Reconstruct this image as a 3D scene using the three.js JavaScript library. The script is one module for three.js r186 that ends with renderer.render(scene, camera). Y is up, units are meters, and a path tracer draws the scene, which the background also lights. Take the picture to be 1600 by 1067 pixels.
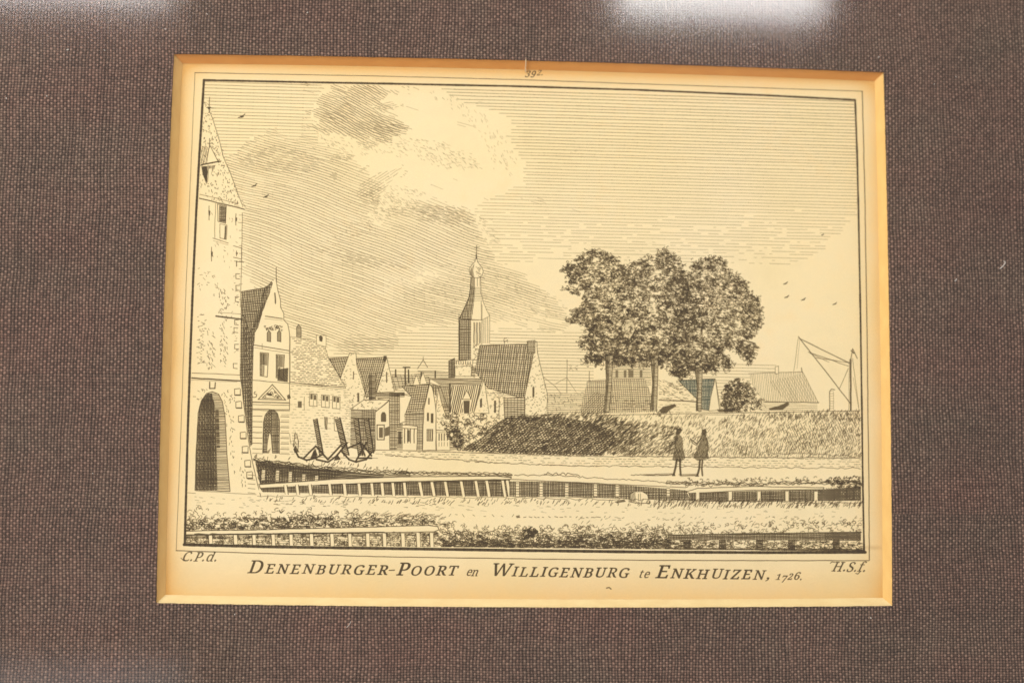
import * as THREE from 'three';
import { RectAreaLightUniformsLib } from 'three/addons/lights/RectAreaLightUniformsLib.js';
import { ImprovedNoise } from 'three/addons/math/ImprovedNoise.js';
import { mergeGeometries } from 'three/addons/utils/BufferGeometryUtils.js';

// ---------------------------------------------------------------- camera, light, exposure
const scene = new THREE.Scene();
const camera = new THREE.PerspectiveCamera(27, 1600 / 1067, 0.02, 20);
camera.position.set(-0.01577209, 0.21768661, 0.02277704);
camera.up.set(-0.01448332, 0.09412175, -0.99545534);
camera.lookAt(-0.0030911, 0, 0.00200995);
camera.focus = 0.2165;
camera.userData.fStop = 9;

const renderer = new THREE.WebGLRenderer({ antialias: true });
renderer.setSize(1024, 682);
renderer.toneMapping = THREE.LinearToneMapping;
renderer.toneMappingExposure = 1.5;
renderer.shadowMap.enabled = true;
scene.background = new THREE.Color().setRGB(0.16, 0.154, 0.147);   // the dim room around the picture
RectAreaLightUniformsLib.init();

// two bright ceiling panels with blurred ends in the glass, two added panels
function lightPanel(name, label, x0, x1, z0, z1, y, nits, tint = [1.0, 0.985, 0.985]) {
  const t = new THREE.Group(); t.name = name; scene.add(t);
  t.position.set((x0 + x1) / 2, y, (z0 + z1) / 2);
  t.userData = { label, category: 'ceiling light' };
  const w = x1 - x0, d = z1 - z0;
  const white = new THREE.MeshStandardMaterial({ color: 0xd8d6d2, roughness: 0.6 });
  const frame = [[-w / 2 - 0.011, 0, 0.02, d + 0.04], [w / 2 + 0.011, 0, 0.02, d + 0.04], [0, -d / 2 - 0.011, w, 0.02], [0, d / 2 + 0.011, w, 0.02]].map(([x, z, a, b]) => new THREE.BoxGeometry(a, 0.04, b).translate(x, 0.03, z));
  const fm = new THREE.Mesh(mergeGeometries(frame), white); fm.name = 'frame'; t.add(fm);
  const glow = new THREE.Mesh(new THREE.BoxGeometry(w, 0.01, d).translate(0, 0.025, 0), new THREE.MeshStandardMaterial({ color: 0xffffff, emissive: new THREE.Color(0.97, 0.97, 1.0), emissiveIntensity: Math.min(0.3, nits * 0.3) }));
  glow.name = 'diffuser'; t.add(glow);
  const light = new THREE.RectAreaLight(new THREE.Color().setRGB(...tint), nits, w, d);
  light.position.set(0, 0.01, 0); light.rotation.x = -Math.PI / 2; light.name = 'panel_light';
  t.add(light);
}
lightPanel('ceiling_light', 'white overhead light panel mirrored as a bright blur in the glass above the trees', 0.0945, 0.2200, -0.80, -0.2545, 0.6, 7.0);
lightPanel('ceiling_light_001', 'white overhead light panel mirrored in the glass at the upper left corner', -0.53, -0.171, -0.80, -0.2527, 0.6, 4.6);
lightPanel('ceiling_light_002', 'added wide soft light panel, unseen, that brightens the print from the left', -1.62, -0.66, -1.25, 0.16, 1.05, 5.0);  // added unseen panel, makes up the key light from the left
lightPanel('ceiling_light_003', 'added dim bluish panel mirrored for the faint pale haze at the lower left corner', -0.40, -0.150, 0.128, 0.42, 0.6, 0.34, [0.86, 0.94, 1.0]);  // added glow standing for something pale mirrored in the glass

// ---------------------------------------------------------------- helpers
function rng(seed) { let s = seed >>> 0; return () => { s = (s + 0x6d2b79f5) >>> 0; let t = Math.imul(s ^ (s >>> 15), 1 | s); t = (t + Math.imul(t ^ (t >>> 7), 61 | t)) ^ t; return ((t ^ (t >>> 14)) >>> 0) / 4294967296; }; }
const N = new ImprovedNoise();
const fbm = (x, y, z = 0, o = 4) => { let a = 0.5, f = 1, s = 0; for (let i = 0; i < o; i++) { s += a * N.noise(x * f, y * f, z + i * 7.3); a *= 0.5; f *= 2.03; } return s; };
const clamp = (v, a = 0, b = 1) => Math.min(b, Math.max(a, v));
const smooth = (a, b, v) => { const t = clamp((v - a) / (b - a)); return t * t * (3 - 2 * t); };
function mesh(name, geo, mat, parent) { const m = new THREE.Mesh(geo, mat); m.name = name; m.castShadow = m.receiveShadow = true; (parent || scene).add(m); return m; }

// ---------------------------------------------------------------- the window cut in the mat (metres; x right, z towards the foot of the print)
const W2 = 0.056, H2 = 0.0419937, SEG = 170;
const CORE = -0.0003, DEEP = -0.0014, INSET = 0.00112;
const rj = rng(11);
// a hand-cut opening: every side bows out by a few tenths of a millimetre
function side(a, b, bow, out, n, rough) {
  const p = [];
  for (let i = 0; i < n; i++) {
    const t = i / n, k = 4 * t * (1 - t) * bow + (i ? (rj() - 0.5) * rough : 0);
    p.push([a[0] + (b[0] - a[0]) * t + out[0] * k, a[1] + (b[1] - a[1]) * t + out[1] * k]);
  }
  return p;
}
const corner = [[-W2, -H2], [W2, -H2], [W2, H2], [-W2, H2]], bows = [[0.00042, [0, -1]], [0.00026, [1, 0]], [0.00044, [0, 1]], [0.0003, [-1, 0]]];
const sides = [0, 1, 2, 3].map((k) => side(corner[k], corner[(k + 1) % 4], bows[k][0], bows[k][1], SEG, 0.00005));
const outline = sides.flat();

// ---------------------------------------------------------------- materials of the mat
function weave() {
  const S = 2048, nx = 340, ny = 400, col = new Uint8Array(S * S * 4), bump = new Uint8Array(S * S * 4), r = rng(5);
  const warp = [], weft = [];
  for (let i = 0; i < nx; i++) warp.push({ o: (r() - 0.5) * 0.16, w: 0.9 + r() * 0.2, t: 0.96 + r() * 0.08, h: r(), p: r() * 90 });
  for (let i = 0; i < ny; i++) weft.push({ o: (r() - 0.5) * 0.2, w: 0.86 + r() * 0.26, t: 0.94 + r() * 0.12, h: r(), p: r() * 90 });
  const cell = new Float32Array(nx * ny); for (let i = 0; i < cell.length; i++) cell[i] = r();
  for (let y = 0; y < S; y++) for (let x = 0; x < S; x++) {
    const wx = N.noise(x * 0.011, y * 0.009, 3) * 0.7 + N.noise(x * 0.05, y * 0.04, 8) * 0.16, wy = N.noise(x * 0.009, y * 0.011, 13) * 0.7 + N.noise(x * 0.045, y * 0.05, 17) * 0.16;
    const fx = x / S * nx + wx + nx, fy = y / S * ny + wy + ny;
    const ix = Math.floor(fx) % nx, iy = Math.floor(fy) % ny, a = warp[ix], b = weft[iy];
    const u = fx - Math.floor(fx) - 0.5 - a.o * 0.5, v = fy - Math.floor(fy) - 0.5 - b.o * 0.5;
    const up = (ix + iy) % 2 === 0, c = cell[iy * nx + ix];
    // heights of the two threads where they cross
    const hw = Math.max(0, 1 - Math.pow(Math.abs(u) / (0.47 * a.w), 2.2)) * (0.55 + (up ? 0.45 : -0.45) * Math.cos(v * Math.PI));
    const hf = Math.max(0, 1 - Math.pow(Math.abs(v) / (0.47 * b.w), 2.2)) * (0.55 + (up ? -0.45 : 0.45) * Math.cos(u * Math.PI));
    const top = hw > hf, h = Math.max(hw, hf), th = top ? a : b;
    const fibre = N.noise(x * 0.9, y * 0.9, 31) * 0.10;
    let k = (0.12 + 1.06 * h) * th.t * (0.82 + 0.36 * c) * (top ? 1.22 : 0.86) + fibre;
    k *= 1 + fbm(x * 0.006, y * 0.006, 40) * 0.13;
    const hue = fbm(x * 0.0045, y * 0.006, 50, 3) * 0.16 + (th.h - 0.5) * 0.06;
    const i = (y * S + x) * 4;
    col[i] = clamp(121 * Math.pow(clamp(k, 0.05, 1.5), 0.74) * (1 + hue * 0.4), 0, 255);
    col[i + 1] = clamp(96 * Math.pow(clamp(k, 0.05, 1.5), 0.78) * (1 - hue * 0.25), 0, 255);
    col[i + 2] = clamp(81.5 * Math.pow(clamp(k, 0.05, 1.5), 0.80) * (1 - hue * 0.2), 0, 255);
    col[i + 3] = 255;
    const g = clamp(h * 0.85 + c * 0.1 + fibre) * 255;
    bump[i] = bump[i + 1] = bump[i + 2] = g; bump[i + 3] = 255;
  }
  const mk = (d, srgb) => { const t = new THREE.DataTexture(d, S, S); t.wrapS = t.wrapT = THREE.RepeatWrapping; t.magFilter = t.minFilter = THREE.LinearFilter; if (srgb) t.colorSpace = THREE.SRGBColorSpace; t.repeat.set(1 / 0.170, 1 / 0.164); t.needsUpdate = true; return t; };
  return new THREE.MeshPhysicalMaterial({ map: mk(col, true), bumpMap: mk(bump, false), bumpScale: 0.00016, roughness: 0.95, specularIntensity: 0.3, sheen: 0.25, sheenColor: new THREE.Color(0.5, 0.42, 0.36), sheenRoughness: 0.6 });
}
const clothMat = weave(); clothMat.name = 'brown_linen';

function coreTexture() {
  const w = 512, h = 64, d = new Uint8Array(w * h * 4);
  for (let y = 0; y < h; y++) for (let x = 0; x < w; x++) {
    const n = fbm(x * 0.012, y * 0.02, 2) * 0.07 + N.noise(x * 0.4, y * 0.3, 9) * 0.03, i = (y * w + x) * 4;
    d[i] = clamp(246 * (1 + n * 0.5), 0, 255); d[i + 1] = clamp(246 * (1 + n), 0, 255); d[i + 2] = clamp(244 * (1 + n * 1.6), 0, 255); d[i + 3] = 255;
  }
  const t = new THREE.DataTexture(d, w, h); t.wrapS = t.wrapT = THREE.MirroredRepeatWrapping; t.magFilter = THREE.LinearFilter; t.colorSpace = THREE.SRGBColorSpace; t.needsUpdate = true; return t;
}
const coreTex = coreTexture();
// yellowed lining, light and shade put into its tints: head darkest, foot palest
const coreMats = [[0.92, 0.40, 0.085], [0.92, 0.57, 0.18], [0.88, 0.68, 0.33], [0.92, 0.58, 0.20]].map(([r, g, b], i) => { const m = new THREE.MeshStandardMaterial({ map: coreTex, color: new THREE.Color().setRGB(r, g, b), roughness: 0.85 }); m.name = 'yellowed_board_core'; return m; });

// ---------------------------------------------------------------- the mat board
const mat = new THREE.Group(); mat.name = 'mat_board'; scene.add(mat);
mat.position.set(0, DEEP, 0);
mat.userData = { label: 'dark brown linen covered mat board with a slant-cut window around the old print', category: 'picture mat' };
{
  const MX = 0.12, MZ = 0.098;
  const shape = new THREE.Shape([[-MX, -MZ], [MX, -MZ], [MX, MZ], [-MX, MZ]].map(([x, z]) => new THREE.Vector2(x, z)));
  shape.holes.push(new THREE.Path(outline.map(([x, z]) => new THREE.Vector2(x, z))));
  const face = new THREE.ShapeGeometry(shape);
  face.rotateX(Math.PI / 2);                                        // shape y becomes z
  const pos = face.attributes.position, uv = new Float32Array(pos.count * 2), nor = new Float32Array(pos.count * 3);
  for (let i = 0; i < pos.count; i++) { uv[2 * i] = pos.getX(i) + 0.3; uv[2 * i + 1] = pos.getZ(i) + 0.3; nor[3 * i + 1] = 1; }
  face.setAttribute('uv', new THREE.BufferAttribute(uv, 2)); face.setAttribute('normal', new THREE.BufferAttribute(nor, 3));
  const ix = face.index.array; for (let i = 0; i < ix.length; i += 3) { const t = ix[i]; ix[i] = ix[i + 1]; ix[i + 1] = t; }
  // turn the triangles to face up if earcut wound them the other way
  { const a = ix[0], b = ix[1], c = ix[2]; const cr = (pos.getZ(b) - pos.getZ(a)) * (pos.getX(c) - pos.getX(a)) - (pos.getX(b) - pos.getX(a)) * (pos.getZ(c) - pos.getZ(a)); if (cr < 0) for (let i = 0; i < ix.length; i += 3) { const t = ix[i]; ix[i] = ix[i + 1]; ix[i + 1] = t; } }
  const lip = strip(outline.concat([outline[0]]), 0, outline.concat([outline[0]]), CORE, 1);
  const outer = [[-MX, -MZ], [-MX, MZ], [MX, MZ], [MX, -MZ], [-MX, -MZ]];
  const edge = strip(outer, 0, outer, CORE, 1);
  const cloth = mergeGeometries([face.toNonIndexed(), lip.toNonIndexed(), edge.toNonIndexed()]);
  cloth.translate(0, -DEEP, 0);
  mesh('cloth_cover', cloth, clothMat, mat);
  // the four bevels of the window, mitred at the corners
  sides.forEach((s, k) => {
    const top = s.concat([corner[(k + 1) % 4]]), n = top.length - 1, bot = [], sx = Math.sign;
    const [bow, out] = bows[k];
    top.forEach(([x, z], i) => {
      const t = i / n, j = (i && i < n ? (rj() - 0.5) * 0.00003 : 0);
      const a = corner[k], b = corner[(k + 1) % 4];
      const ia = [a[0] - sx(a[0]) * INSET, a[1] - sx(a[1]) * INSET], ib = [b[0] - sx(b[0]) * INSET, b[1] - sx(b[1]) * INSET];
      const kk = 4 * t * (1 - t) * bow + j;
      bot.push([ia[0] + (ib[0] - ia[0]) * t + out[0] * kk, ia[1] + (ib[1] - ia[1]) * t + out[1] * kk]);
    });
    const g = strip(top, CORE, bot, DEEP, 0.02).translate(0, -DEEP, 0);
    mesh('slanted_edge', g, coreMats[k], mat).userData.label = ['orange slanted edge with shade in its colour along the head of the window', 'golden slanted edge along the right of the window', 'pale cream slanted edge along the foot of the window', 'golden slanted edge along the left of the window'][k];
  });
  // board core round the outside
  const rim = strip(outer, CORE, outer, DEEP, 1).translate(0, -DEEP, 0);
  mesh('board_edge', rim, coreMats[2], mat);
  // a torn sliver of pale paper in the top bevel, over the page number
  const sl = new THREE.TubeGeometry(new THREE.CatmullRomCurve3([new THREE.Vector3(-0.00132, 0.00012, -0.04250), new THREE.Vector3(-0.00127, -0.00035, -0.0419), new THREE.Vector3(-0.00129, -0.00085, -0.0414), new THREE.Vector3(-0.00122, -0.00128, -0.0409)]), 12, 0.0001, 6);
  sl.translate(0, -DEEP, 0);
  const nick = mesh('torn_sliver', sl, new THREE.MeshStandardMaterial({ color: new THREE.Color().setRGB(0.82, 0.62, 0.36), roughness: 0.9 }), mat);
  nick.userData.label = 'pale torn sliver crossing the top slanted edge';
}
function strip(a, ya, b, yb, vScale) {                               // a ribbon between two outlines
  const p = [], uv = [], idx = []; let len = 0;
  for (let i = 0; i < a.length; i++) {
    if (i) len += Math.hypot(a[i][0] - a[i - 1][0], a[i][1] - a[i - 1][1]);
    p.push(a[i][0], ya, a[i][1], b[i][0], yb, b[i][1]); uv.push(len / vScale, 0, len / vScale, 1);
    if (i) { const k = 2 * i; idx.push(k - 2, k - 1, k, k, k - 1, k + 1); }
  }
  const g = new THREE.BufferGeometry();
  g.setAttribute('position', new THREE.Float32BufferAttribute(p, 3)); g.setAttribute('uv', new THREE.Float32BufferAttribute(uv, 2)); g.setIndex(idx); g.computeVertexNormals();
  return g;
}

// ---------------------------------------------------------------- the print: drawing on the sheet
// The engraving is drawn in plate units and laid on the sheet (metres) by a fixed plane-to-plane map.
const SX = 0.0580, SZ = 0.0440, TW = 2048, PPM = TW / (2 * SX), TH = Math.round(2 * SZ * PPM);
const HM = [[9.958490079e-5, 7.65661e-7, -0.08309005], [-1.497934e-6, 9.986058e-5, -0.05019832], [-2.675358e-5, 4.267743e-5, 1]];
function sheet(x, y) {
  const w = HM[2][0] * x + HM[2][1] * y + 1;
  return [(HM[0][0] * x + HM[0][1] * y + HM[0][2]) / w, (HM[1][0] * x + HM[1][1] * y + HM[1][2]) / w];
}
const P = (x, y) => { const [u, v] = sheet(x, y); return [(u + SX) * PPM, (v + SZ) * PPM]; };
const UNIT = 1.765;                                                  // texture pixels per plate unit

const ink = document.createElement('canvas'); ink.width = TW; ink.height = TH;
const c = ink.getContext('2d');
const INK = 'rgb(58,42,14)';
c.lineCap = 'round'; c.lineJoin = 'round'; c.strokeStyle = INK; c.fillStyle = INK;
const R = rng(77), rr = (a, b) => a + (b - a) * R();
function trace(pts, close) { c.beginPath(); pts.forEach(([x, y], i) => { const q = P(x, y); i ? c.lineTo(q[0], q[1]) : c.moveTo(q[0], q[1]); }); if (close) c.closePath(); }
function stroke(pts, w = 1, a = 0.85) { trace(pts); c.lineWidth = w * UNIT; c.globalAlpha = a; c.stroke(); c.globalAlpha = 1; }
function L(x1, y1, x2, y2, w = 1, a = 0.85, wob = 0.35) {
  const n = Math.max(1, Math.ceil(Math.hypot(x2 - x1, y2 - y1) / 14)), p = [];
  for (let i = 0; i <= n; i++) { const t = i / n, j = i && i < n ? wob : wob * 0.4; p.push([x1 + (x2 - x1) * t + rr(-j, j), y1 + (y2 - y1) * t + rr(-j, j)]); }
  stroke(p, w, a);
}
function path(list, w = 1, a = 0.85) { for (let i = 1; i < list.length; i++) L(list[i - 1][0], list[i - 1][1], list[i][0], list[i][1], w, a); }
function fill(pts, a = 0.9) { trace(pts, true); c.globalAlpha = a; c.fill(); c.globalAlpha = 1; }
function erase(pts) { c.globalCompositeOperation = 'destination-out'; trace(pts, true); c.fill(); c.globalCompositeOperation = 'source-over'; }
const box = (pts) => [Math.min(...pts.map((p) => p[0])), Math.min(...pts.map((p) => p[1])), Math.max(...pts.map((p) => p[0])), Math.max(...pts.map((p) => p[1]))];
function inside(pts, x, y) { let s = false; for (let i = 0, j = pts.length - 1; i < pts.length; j = i++) { const [a, b] = pts[i], [d, e] = pts[j]; if ((b > y) !== (e > y) && x < ((d - a) * (y - b)) / (e - b) + a) s = !s; } return s; }
function hatch(pts, deg, gap, w = 0.9, a = 0.8, o = {}) {
  const [x0, y0, x1, y1] = box(pts), cx = (x0 + x1) / 2, cy = (y0 + y1) / 2, h = Math.hypot(x1 - x0, y1 - y0) / 2 + 2, A = deg * Math.PI / 180, dx = Math.cos(A), dy = Math.sin(A), wob = o.wob ?? 0.3, brk = o.brk ?? 0;
  c.save(); trace(pts, true); c.clip();
  for (let s = -h; s <= h; s += gap * rr(0.9, 1.1)) {
    let t = -h;
    while (t < h) {
      const l = brk ? rr(0.5, 1.5) * brk : 2 * h, e = Math.min(h, t + l);
      L(cx + dx * t - dy * s, cy + dy * t + dx * s, cx + dx * e - dy * s, cy + dy * e + dx * s, w * rr(0.8, 1.2), a * rr(0.85, 1.1), wob);
      t = e + (brk ? rr(0.5, 1.2) * (o.hole ?? 2) : 1);
    }
  }
  c.restore();
}
const cross = (pts, d1, d2, gap, w, a, o) => { hatch(pts, d1, gap, w, a, o); hatch(pts, d2, gap * 1.05, w, a, o); };
function edge(pts, w = 1, a = 0.85) { path(pts.concat([pts[0]]), w, a); }
function block(pts, w = 0.9, a = 0.8) { erase(pts); edge(pts, w, a); }
function stipple(pts, n, len = 1.8, w = 0.8, a = 0.6, deg = 0, spread = 60) {
  const [x0, y0, x1, y1] = box(pts);
  for (let i = 0; i < n; i++) { const x = rr(x0, x1), y = rr(y0, y1); if (!inside(pts, x, y)) continue; const A = (deg + rr(-spread, spread)) * Math.PI / 180, l = len * rr(0.5, 1.3); L(x, y, x + Math.cos(A) * l, y + Math.sin(A) * l, w, a * rr(0.7, 1.2), 0.1); }
}
function bricks(pts, dx, dy, w = 0.8, a = 0.6, slope = 0, miss = 0.2) {
  const [x0, y0, x1, y1] = box(pts); let k = 0;
  for (let y = y0; y < y1; y += dy, k++) for (let x = x0 + (k % 2) * dx / 2; x < x1; x += dx) { if (R() < miss) continue; const yy = y + (x - x0) * slope + rr(-0.5, 0.5), xx = x + rr(-1, 1); if (inside(pts, xx, yy)) L(xx, yy, xx + dx * rr(0.5, 0.8), yy + dx * 0.6 * slope, w, a * rr(0.7, 1.2), 0.15); }
}
function curl(x, y, s, w, a) {                                       // one leaf-like engraved curl
  const t = rr(0, 6.28), n = 5, p = []; const turn = rr(2.2, 4.2) * (R() < 0.5 ? -1 : 1);
  for (let i = 0; i < n; i++) { const q = t + turn * i / (n - 1); p.push([x + Math.cos(q) * s * rr(0.8, 1.15), y + Math.sin(q) * s * 0.8 * rr(0.8, 1.15)]); }
  stroke(p, w, a);
}
function leaves(pts, n, s, w = 0.85, a = 0.75, tone) {
  const [x0, y0, x1, y1] = box(pts);
  for (let i = 0; i < n; i++) { const x = rr(x0, x1), y = rr(y0, y1); if (!inside(pts, x, y)) continue; const t = tone ? tone(x, y) : 1; if (R() > t) continue; curl(x, y, s * rr(0.6, 1.3), w * (0.8 + 0.4 * t), a * rr(0.75, 1.15)); }
}
function grass(pts, n, len, w = 0.8, a = 0.7, deg = -65, tone) {
  const [x0, y0, x1, y1] = box(pts);
  for (let i = 0; i < n; i++) { const x = rr(x0, x1), y = rr(y0, y1); if (!inside(pts, x, y)) continue; if (tone && R() > tone(x, y)) continue; const A = (deg + rr(-18, 18)) * Math.PI / 180, l = len * rr(0.5, 1.3); stroke([[x, y], [x + Math.cos(A) * l * 0.5 + rr(-0.5, 0.5), y + Math.sin(A) * l * 0.5], [x + Math.cos(A) * l, y + Math.sin(A) * l]], w * rr(0.8, 1.2), a * rr(0.7, 1.15)); }
}
function scribbleLine(x1, y1, x2, y2, amp, step, w = 0.9, a = 0.8) { const n = Math.ceil(Math.hypot(x2 - x1, y2 - y1) / step), p = []; for (let i = 0; i <= n; i++) { const t = i / n; p.push([x1 + (x2 - x1) * t + rr(-step, step) * 0.4, y1 + (y2 - y1) * t + rr(-amp, amp)]); } stroke(p, w, a); }
const soft = (poly, d) => (x, y) => { let s = 0; for (let k = 0; k < 8; k++) { const A = k * 0.785; if (inside(poly, x + Math.cos(A) * d, y + Math.sin(A) * d)) s++; if (inside(poly, x + Math.cos(A) * d * 0.4, y + Math.sin(A) * d * 0.4)) s++; } return s / 16; };
function tonedLine(fx, fy, n, tone, w, a) {                          // a long burin line that swells and breaks with the tone
  let run = [], tw = 0;
  const flush = () => { if (run.length > 1) stroke(run, w * (0.55 + 0.75 * clamp(tw / run.length)), a * (0.55 + 0.55 * clamp(tw / run.length))); run = []; tw = 0; };
  for (let i = 0; i <= n; i++) {
    const t = i / n, x = fx(t), y = fy(t), d = tone(x, y);
    if (d > 0.12 + R() * 0.16) { run.push([x, y]); tw += d; if (run.length > 5) { const l = run[run.length - 1]; flush(); run.push(l); tw = d; } } else flush();
  }
  flush();
}

// the plate's picture area in plate units
const TL = [318, 125], TR = [1337, 156], BR = [1352, 862], BL = [287, 851];
const picture = [TL, TR, BR, BL];
const lerp2 = (a, b, t) => [a[0] + (b[0] - a[0]) * t, a[1] + (b[1] - a[1]) * t];
const Q = (u, v) => { const a = lerp2(TL, TR, u), b = lerp2(BL, BR, u); return lerp2(a, b, v); };
c.save(); trace(picture, true); c.clip();

/* sky */ {
  const noisy = (x, y, s = 0.012, k = 0.8) => fbm(x * s, y * s * 1.4, 70, 4) * k;
  const D1 = soft([[335, 262], [352, 250], [372, 238], [400, 215], [425, 207], [470, 222], [520, 236], [562, 258], [592, 288], [585, 330], [575, 352], [622, 335], [640, 318], [700, 318], [748, 342], [765, 400], [820, 428], [890, 470], [912, 502], [880, 522], [760, 505], [660, 512], [620, 540], [560, 560], [480, 545], [440, 500], [390, 450], [375, 400], [372, 320]], 16);
  const P2 = soft([[488, 172], [515, 146], [560, 132], [645, 136], [600, 150], [575, 166], [625, 184], [642, 200], [600, 224], [545, 216], [500, 205]], 12);
  const gap = soft([[560, 470], [640, 428], [735, 398], [742, 412], [660, 446], [570, 486]], 10);
  const xr = (y) => 690 + 112 * smooth(140, 200, y) + 12 * Math.sin((y - 140) * 0.06) - 55 * smooth(285, 330, y);
  const horiz = (x, y) => {
    const n = noisy(x, y), b = N.noise(x * 0.05, y * 0.3, 5) * 0.25;
    let t = 0;
    if (x < 560) t = Math.max(t, (0.62 + b) * (1 - D1(x, y)) * (1 - P2(x, y) * 1.4) * smooth(520, 470, x + n * 60) * smooth(560, 420, y + x * 0.2));
    if (y < 440) t = Math.max(t, (0.72 + b - 0.42 * smooth(180, 400, y)) * smooth(-12, 20, x - xr(y) + n * 40) * smooth(1375, 1330, x + Math.max(0, y - 325) * 0.9) * smooth(436, 395, y + n * 30));
    if (y > 490 && x < 930) t = Math.max(t, (0.5 + b) * smooth(500, 530, y + n * 40 - (x < 660 ? 6 : 0)) * smooth(520, 600, x + n * 40 + (y - 520) * 1.2) * (0.7 + 0.3 * smooth(700, 640, y)));
    if (y > 566 && x > 1080 && x < 1215) t = Math.max(t, 0.4);
    return t;
  };
  for (let k = 0; k < 124; k++) { const v = (k + 0.5 + rr(-0.1, 0.1)) * 5.05 / 722; const strong = k % 2 ? 0.86 : 1; tonedLine((u) => Q(u, v)[0], (u) => Q(u, v)[1] + N.noise(u * 22, k * 3.1, 1) * 0.5, 260, (x, y) => horiz(x, y) * strong * (y < 655), 1.2, 0.43); }
  const streak = (x, y) => fbm((x * 0.95 + y * 0.31) * 0.018, (y * 0.95 - x * 0.31) * 0.11, 120, 3);
  const diag = (x, y) => clamp(D1(x, y) * 1.3 - 0.28 + noisy(x, y, 0.024, 1.25) + streak(x, y) * 0.75 - 0.5 * gap(x, y) - 0.45 * smooth(640, 900, x + noisy(x, y) * 60) * smooth(330, 480, y) - 0.2 * smooth(420, 540, y));
  for (let s = -10; s < 130; s++) { const y0 = 60 + s * 4.25; tonedLine((t) => 310 + t * 610, (t) => y0 + t * 610 * 0.325 + 6 * Math.sin(t * 7 + s * 0.06) + 1.8 * Math.sin(t * 23 + s * 0.11) + N.noise(t * 18, s * 1.7, 2) * 1.3, 190, diag, 1.15, 0.35); }
  const puff = (x, y) => clamp(P2(x, y) * 1.25 - 0.2 + noisy(x, y, 0.045, 1.7));
  for (let s = 0; s < 60; s++) { const y0 = 40 + s * 3.7; tonedLine((t) => 470 + t * 200, (t) => y0 + t * 200 * 0.42 + 4 * Math.sin(t * 8 + s * 0.1) + N.noise(t * 20, s * 1.3, 6) * 1.6, 90, puff, 1.2, 0.5); }
  for (const p of [[[500, 176], [540, 160], [560, 172], [530, 196]], [[545, 190], [610, 186], [630, 200], [590, 214]], [[360, 250], [430, 226], [500, 244], [520, 268], [420, 270]], [[636, 322], [700, 322], [744, 346], [700, 352]], [[560, 300], [596, 286], [590, 318], [562, 322]], [[470, 380], [560, 390], [640, 420], [560, 420]]]) hatch(p, 22, 4.3, 1.05, 0.3, { wob: 0.9, brk: 14, hole: 8 });
  hatch([[556, 306], [562, 288], [590, 270], [628, 262], [606, 290], [590, 312]], -32, 4, 0.95, 0.32, { wob: 0.8, brk: 22, hole: 4 }); hatch([[505, 244], [540, 236], [556, 244], [548, 250], [515, 252]], 8, 3, 0.95, 0.32, { wob: 0.8, brk: 12, hole: 4 }); hatch([[590, 330], [640, 316], [700, 320], [745, 335], [740, 352], [660, 345]], 6, 4, 0.9, 0.3, { wob: 1, brk: 12, hole: 6 }); hatch([[575, 168], [612, 158], [626, 168], [600, 174]], -12, 3, 0.95, 0.35, { wob: 0.8, brk: 10, hole: 3 });

  // loose marks on the edges of the clouds
  const arc = [[[665, 140], [720, 150], [760, 180], [790, 215], [808, 250], [795, 275], [770, 262], [760, 225], [735, 190], [690, 165]], [[640, 215], [690, 220], [735, 240], [750, 262], [690, 262], [650, 245]], [[560, 295], [620, 285], [665, 300], [640, 330], [585, 340]], [[490, 195], [560, 215], [640, 205], [640, 245], [560, 240], [500, 225]], [[640, 330], [720, 318], [770, 345], [780, 385], [740, 372]], [[480, 400], [600, 300], [640, 320], [560, 370]]];
  arc.forEach((a, i) => stipple(a, i === 0 ? 420 : 260, 4.2, 0.8, 0.26, i === 0 ? 62 : 30, 25));
  stipple([[600, 440], [740, 400], [880, 470], [900, 500], [760, 500], [620, 470]], 520, 4, 0.75, 0.28, 22, 14);
}

/* birds */
for (const [x, y, s] of [[377, 182, 1.3], [397, 290, 1], [415, 307, 1], [1228, 443, 0.75], [1230, 464, 0.8], [1256, 468, 0.8], [1305, 475, 0.7], [1286, 367, 0.4]]) { stroke([[x - 4 * s, y + 1.5 * s], [x, y], [x + 4 * s, y - 3 * s]], 1.3, 0.8); stroke([[x - 1, y + 0.5], [x + 1.5 * s, y]], 2.2 * s, 0.8); }

/* distant masts and low roofs right of the church */
L(886, 562, 886, 616, 0.9, 0.6); path([[868, 600], [886, 590], [900, 612]], 0.7, 0.5); stipple([[888, 568], [902, 570], [902, 578], [888, 578]], 20, 2.5, 0.6, 0.5);
path([[850, 590], [868, 604], [876, 614]], 0.8, 0.5);
{ const p = [[854, 616], [926, 612], [930, 646], [854, 648]]; erase(p); hatch(p, 1, 2.9, 0.75, 0.62); stipple(p, 160, 3, 0.7, 0.5, 50); }

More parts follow.
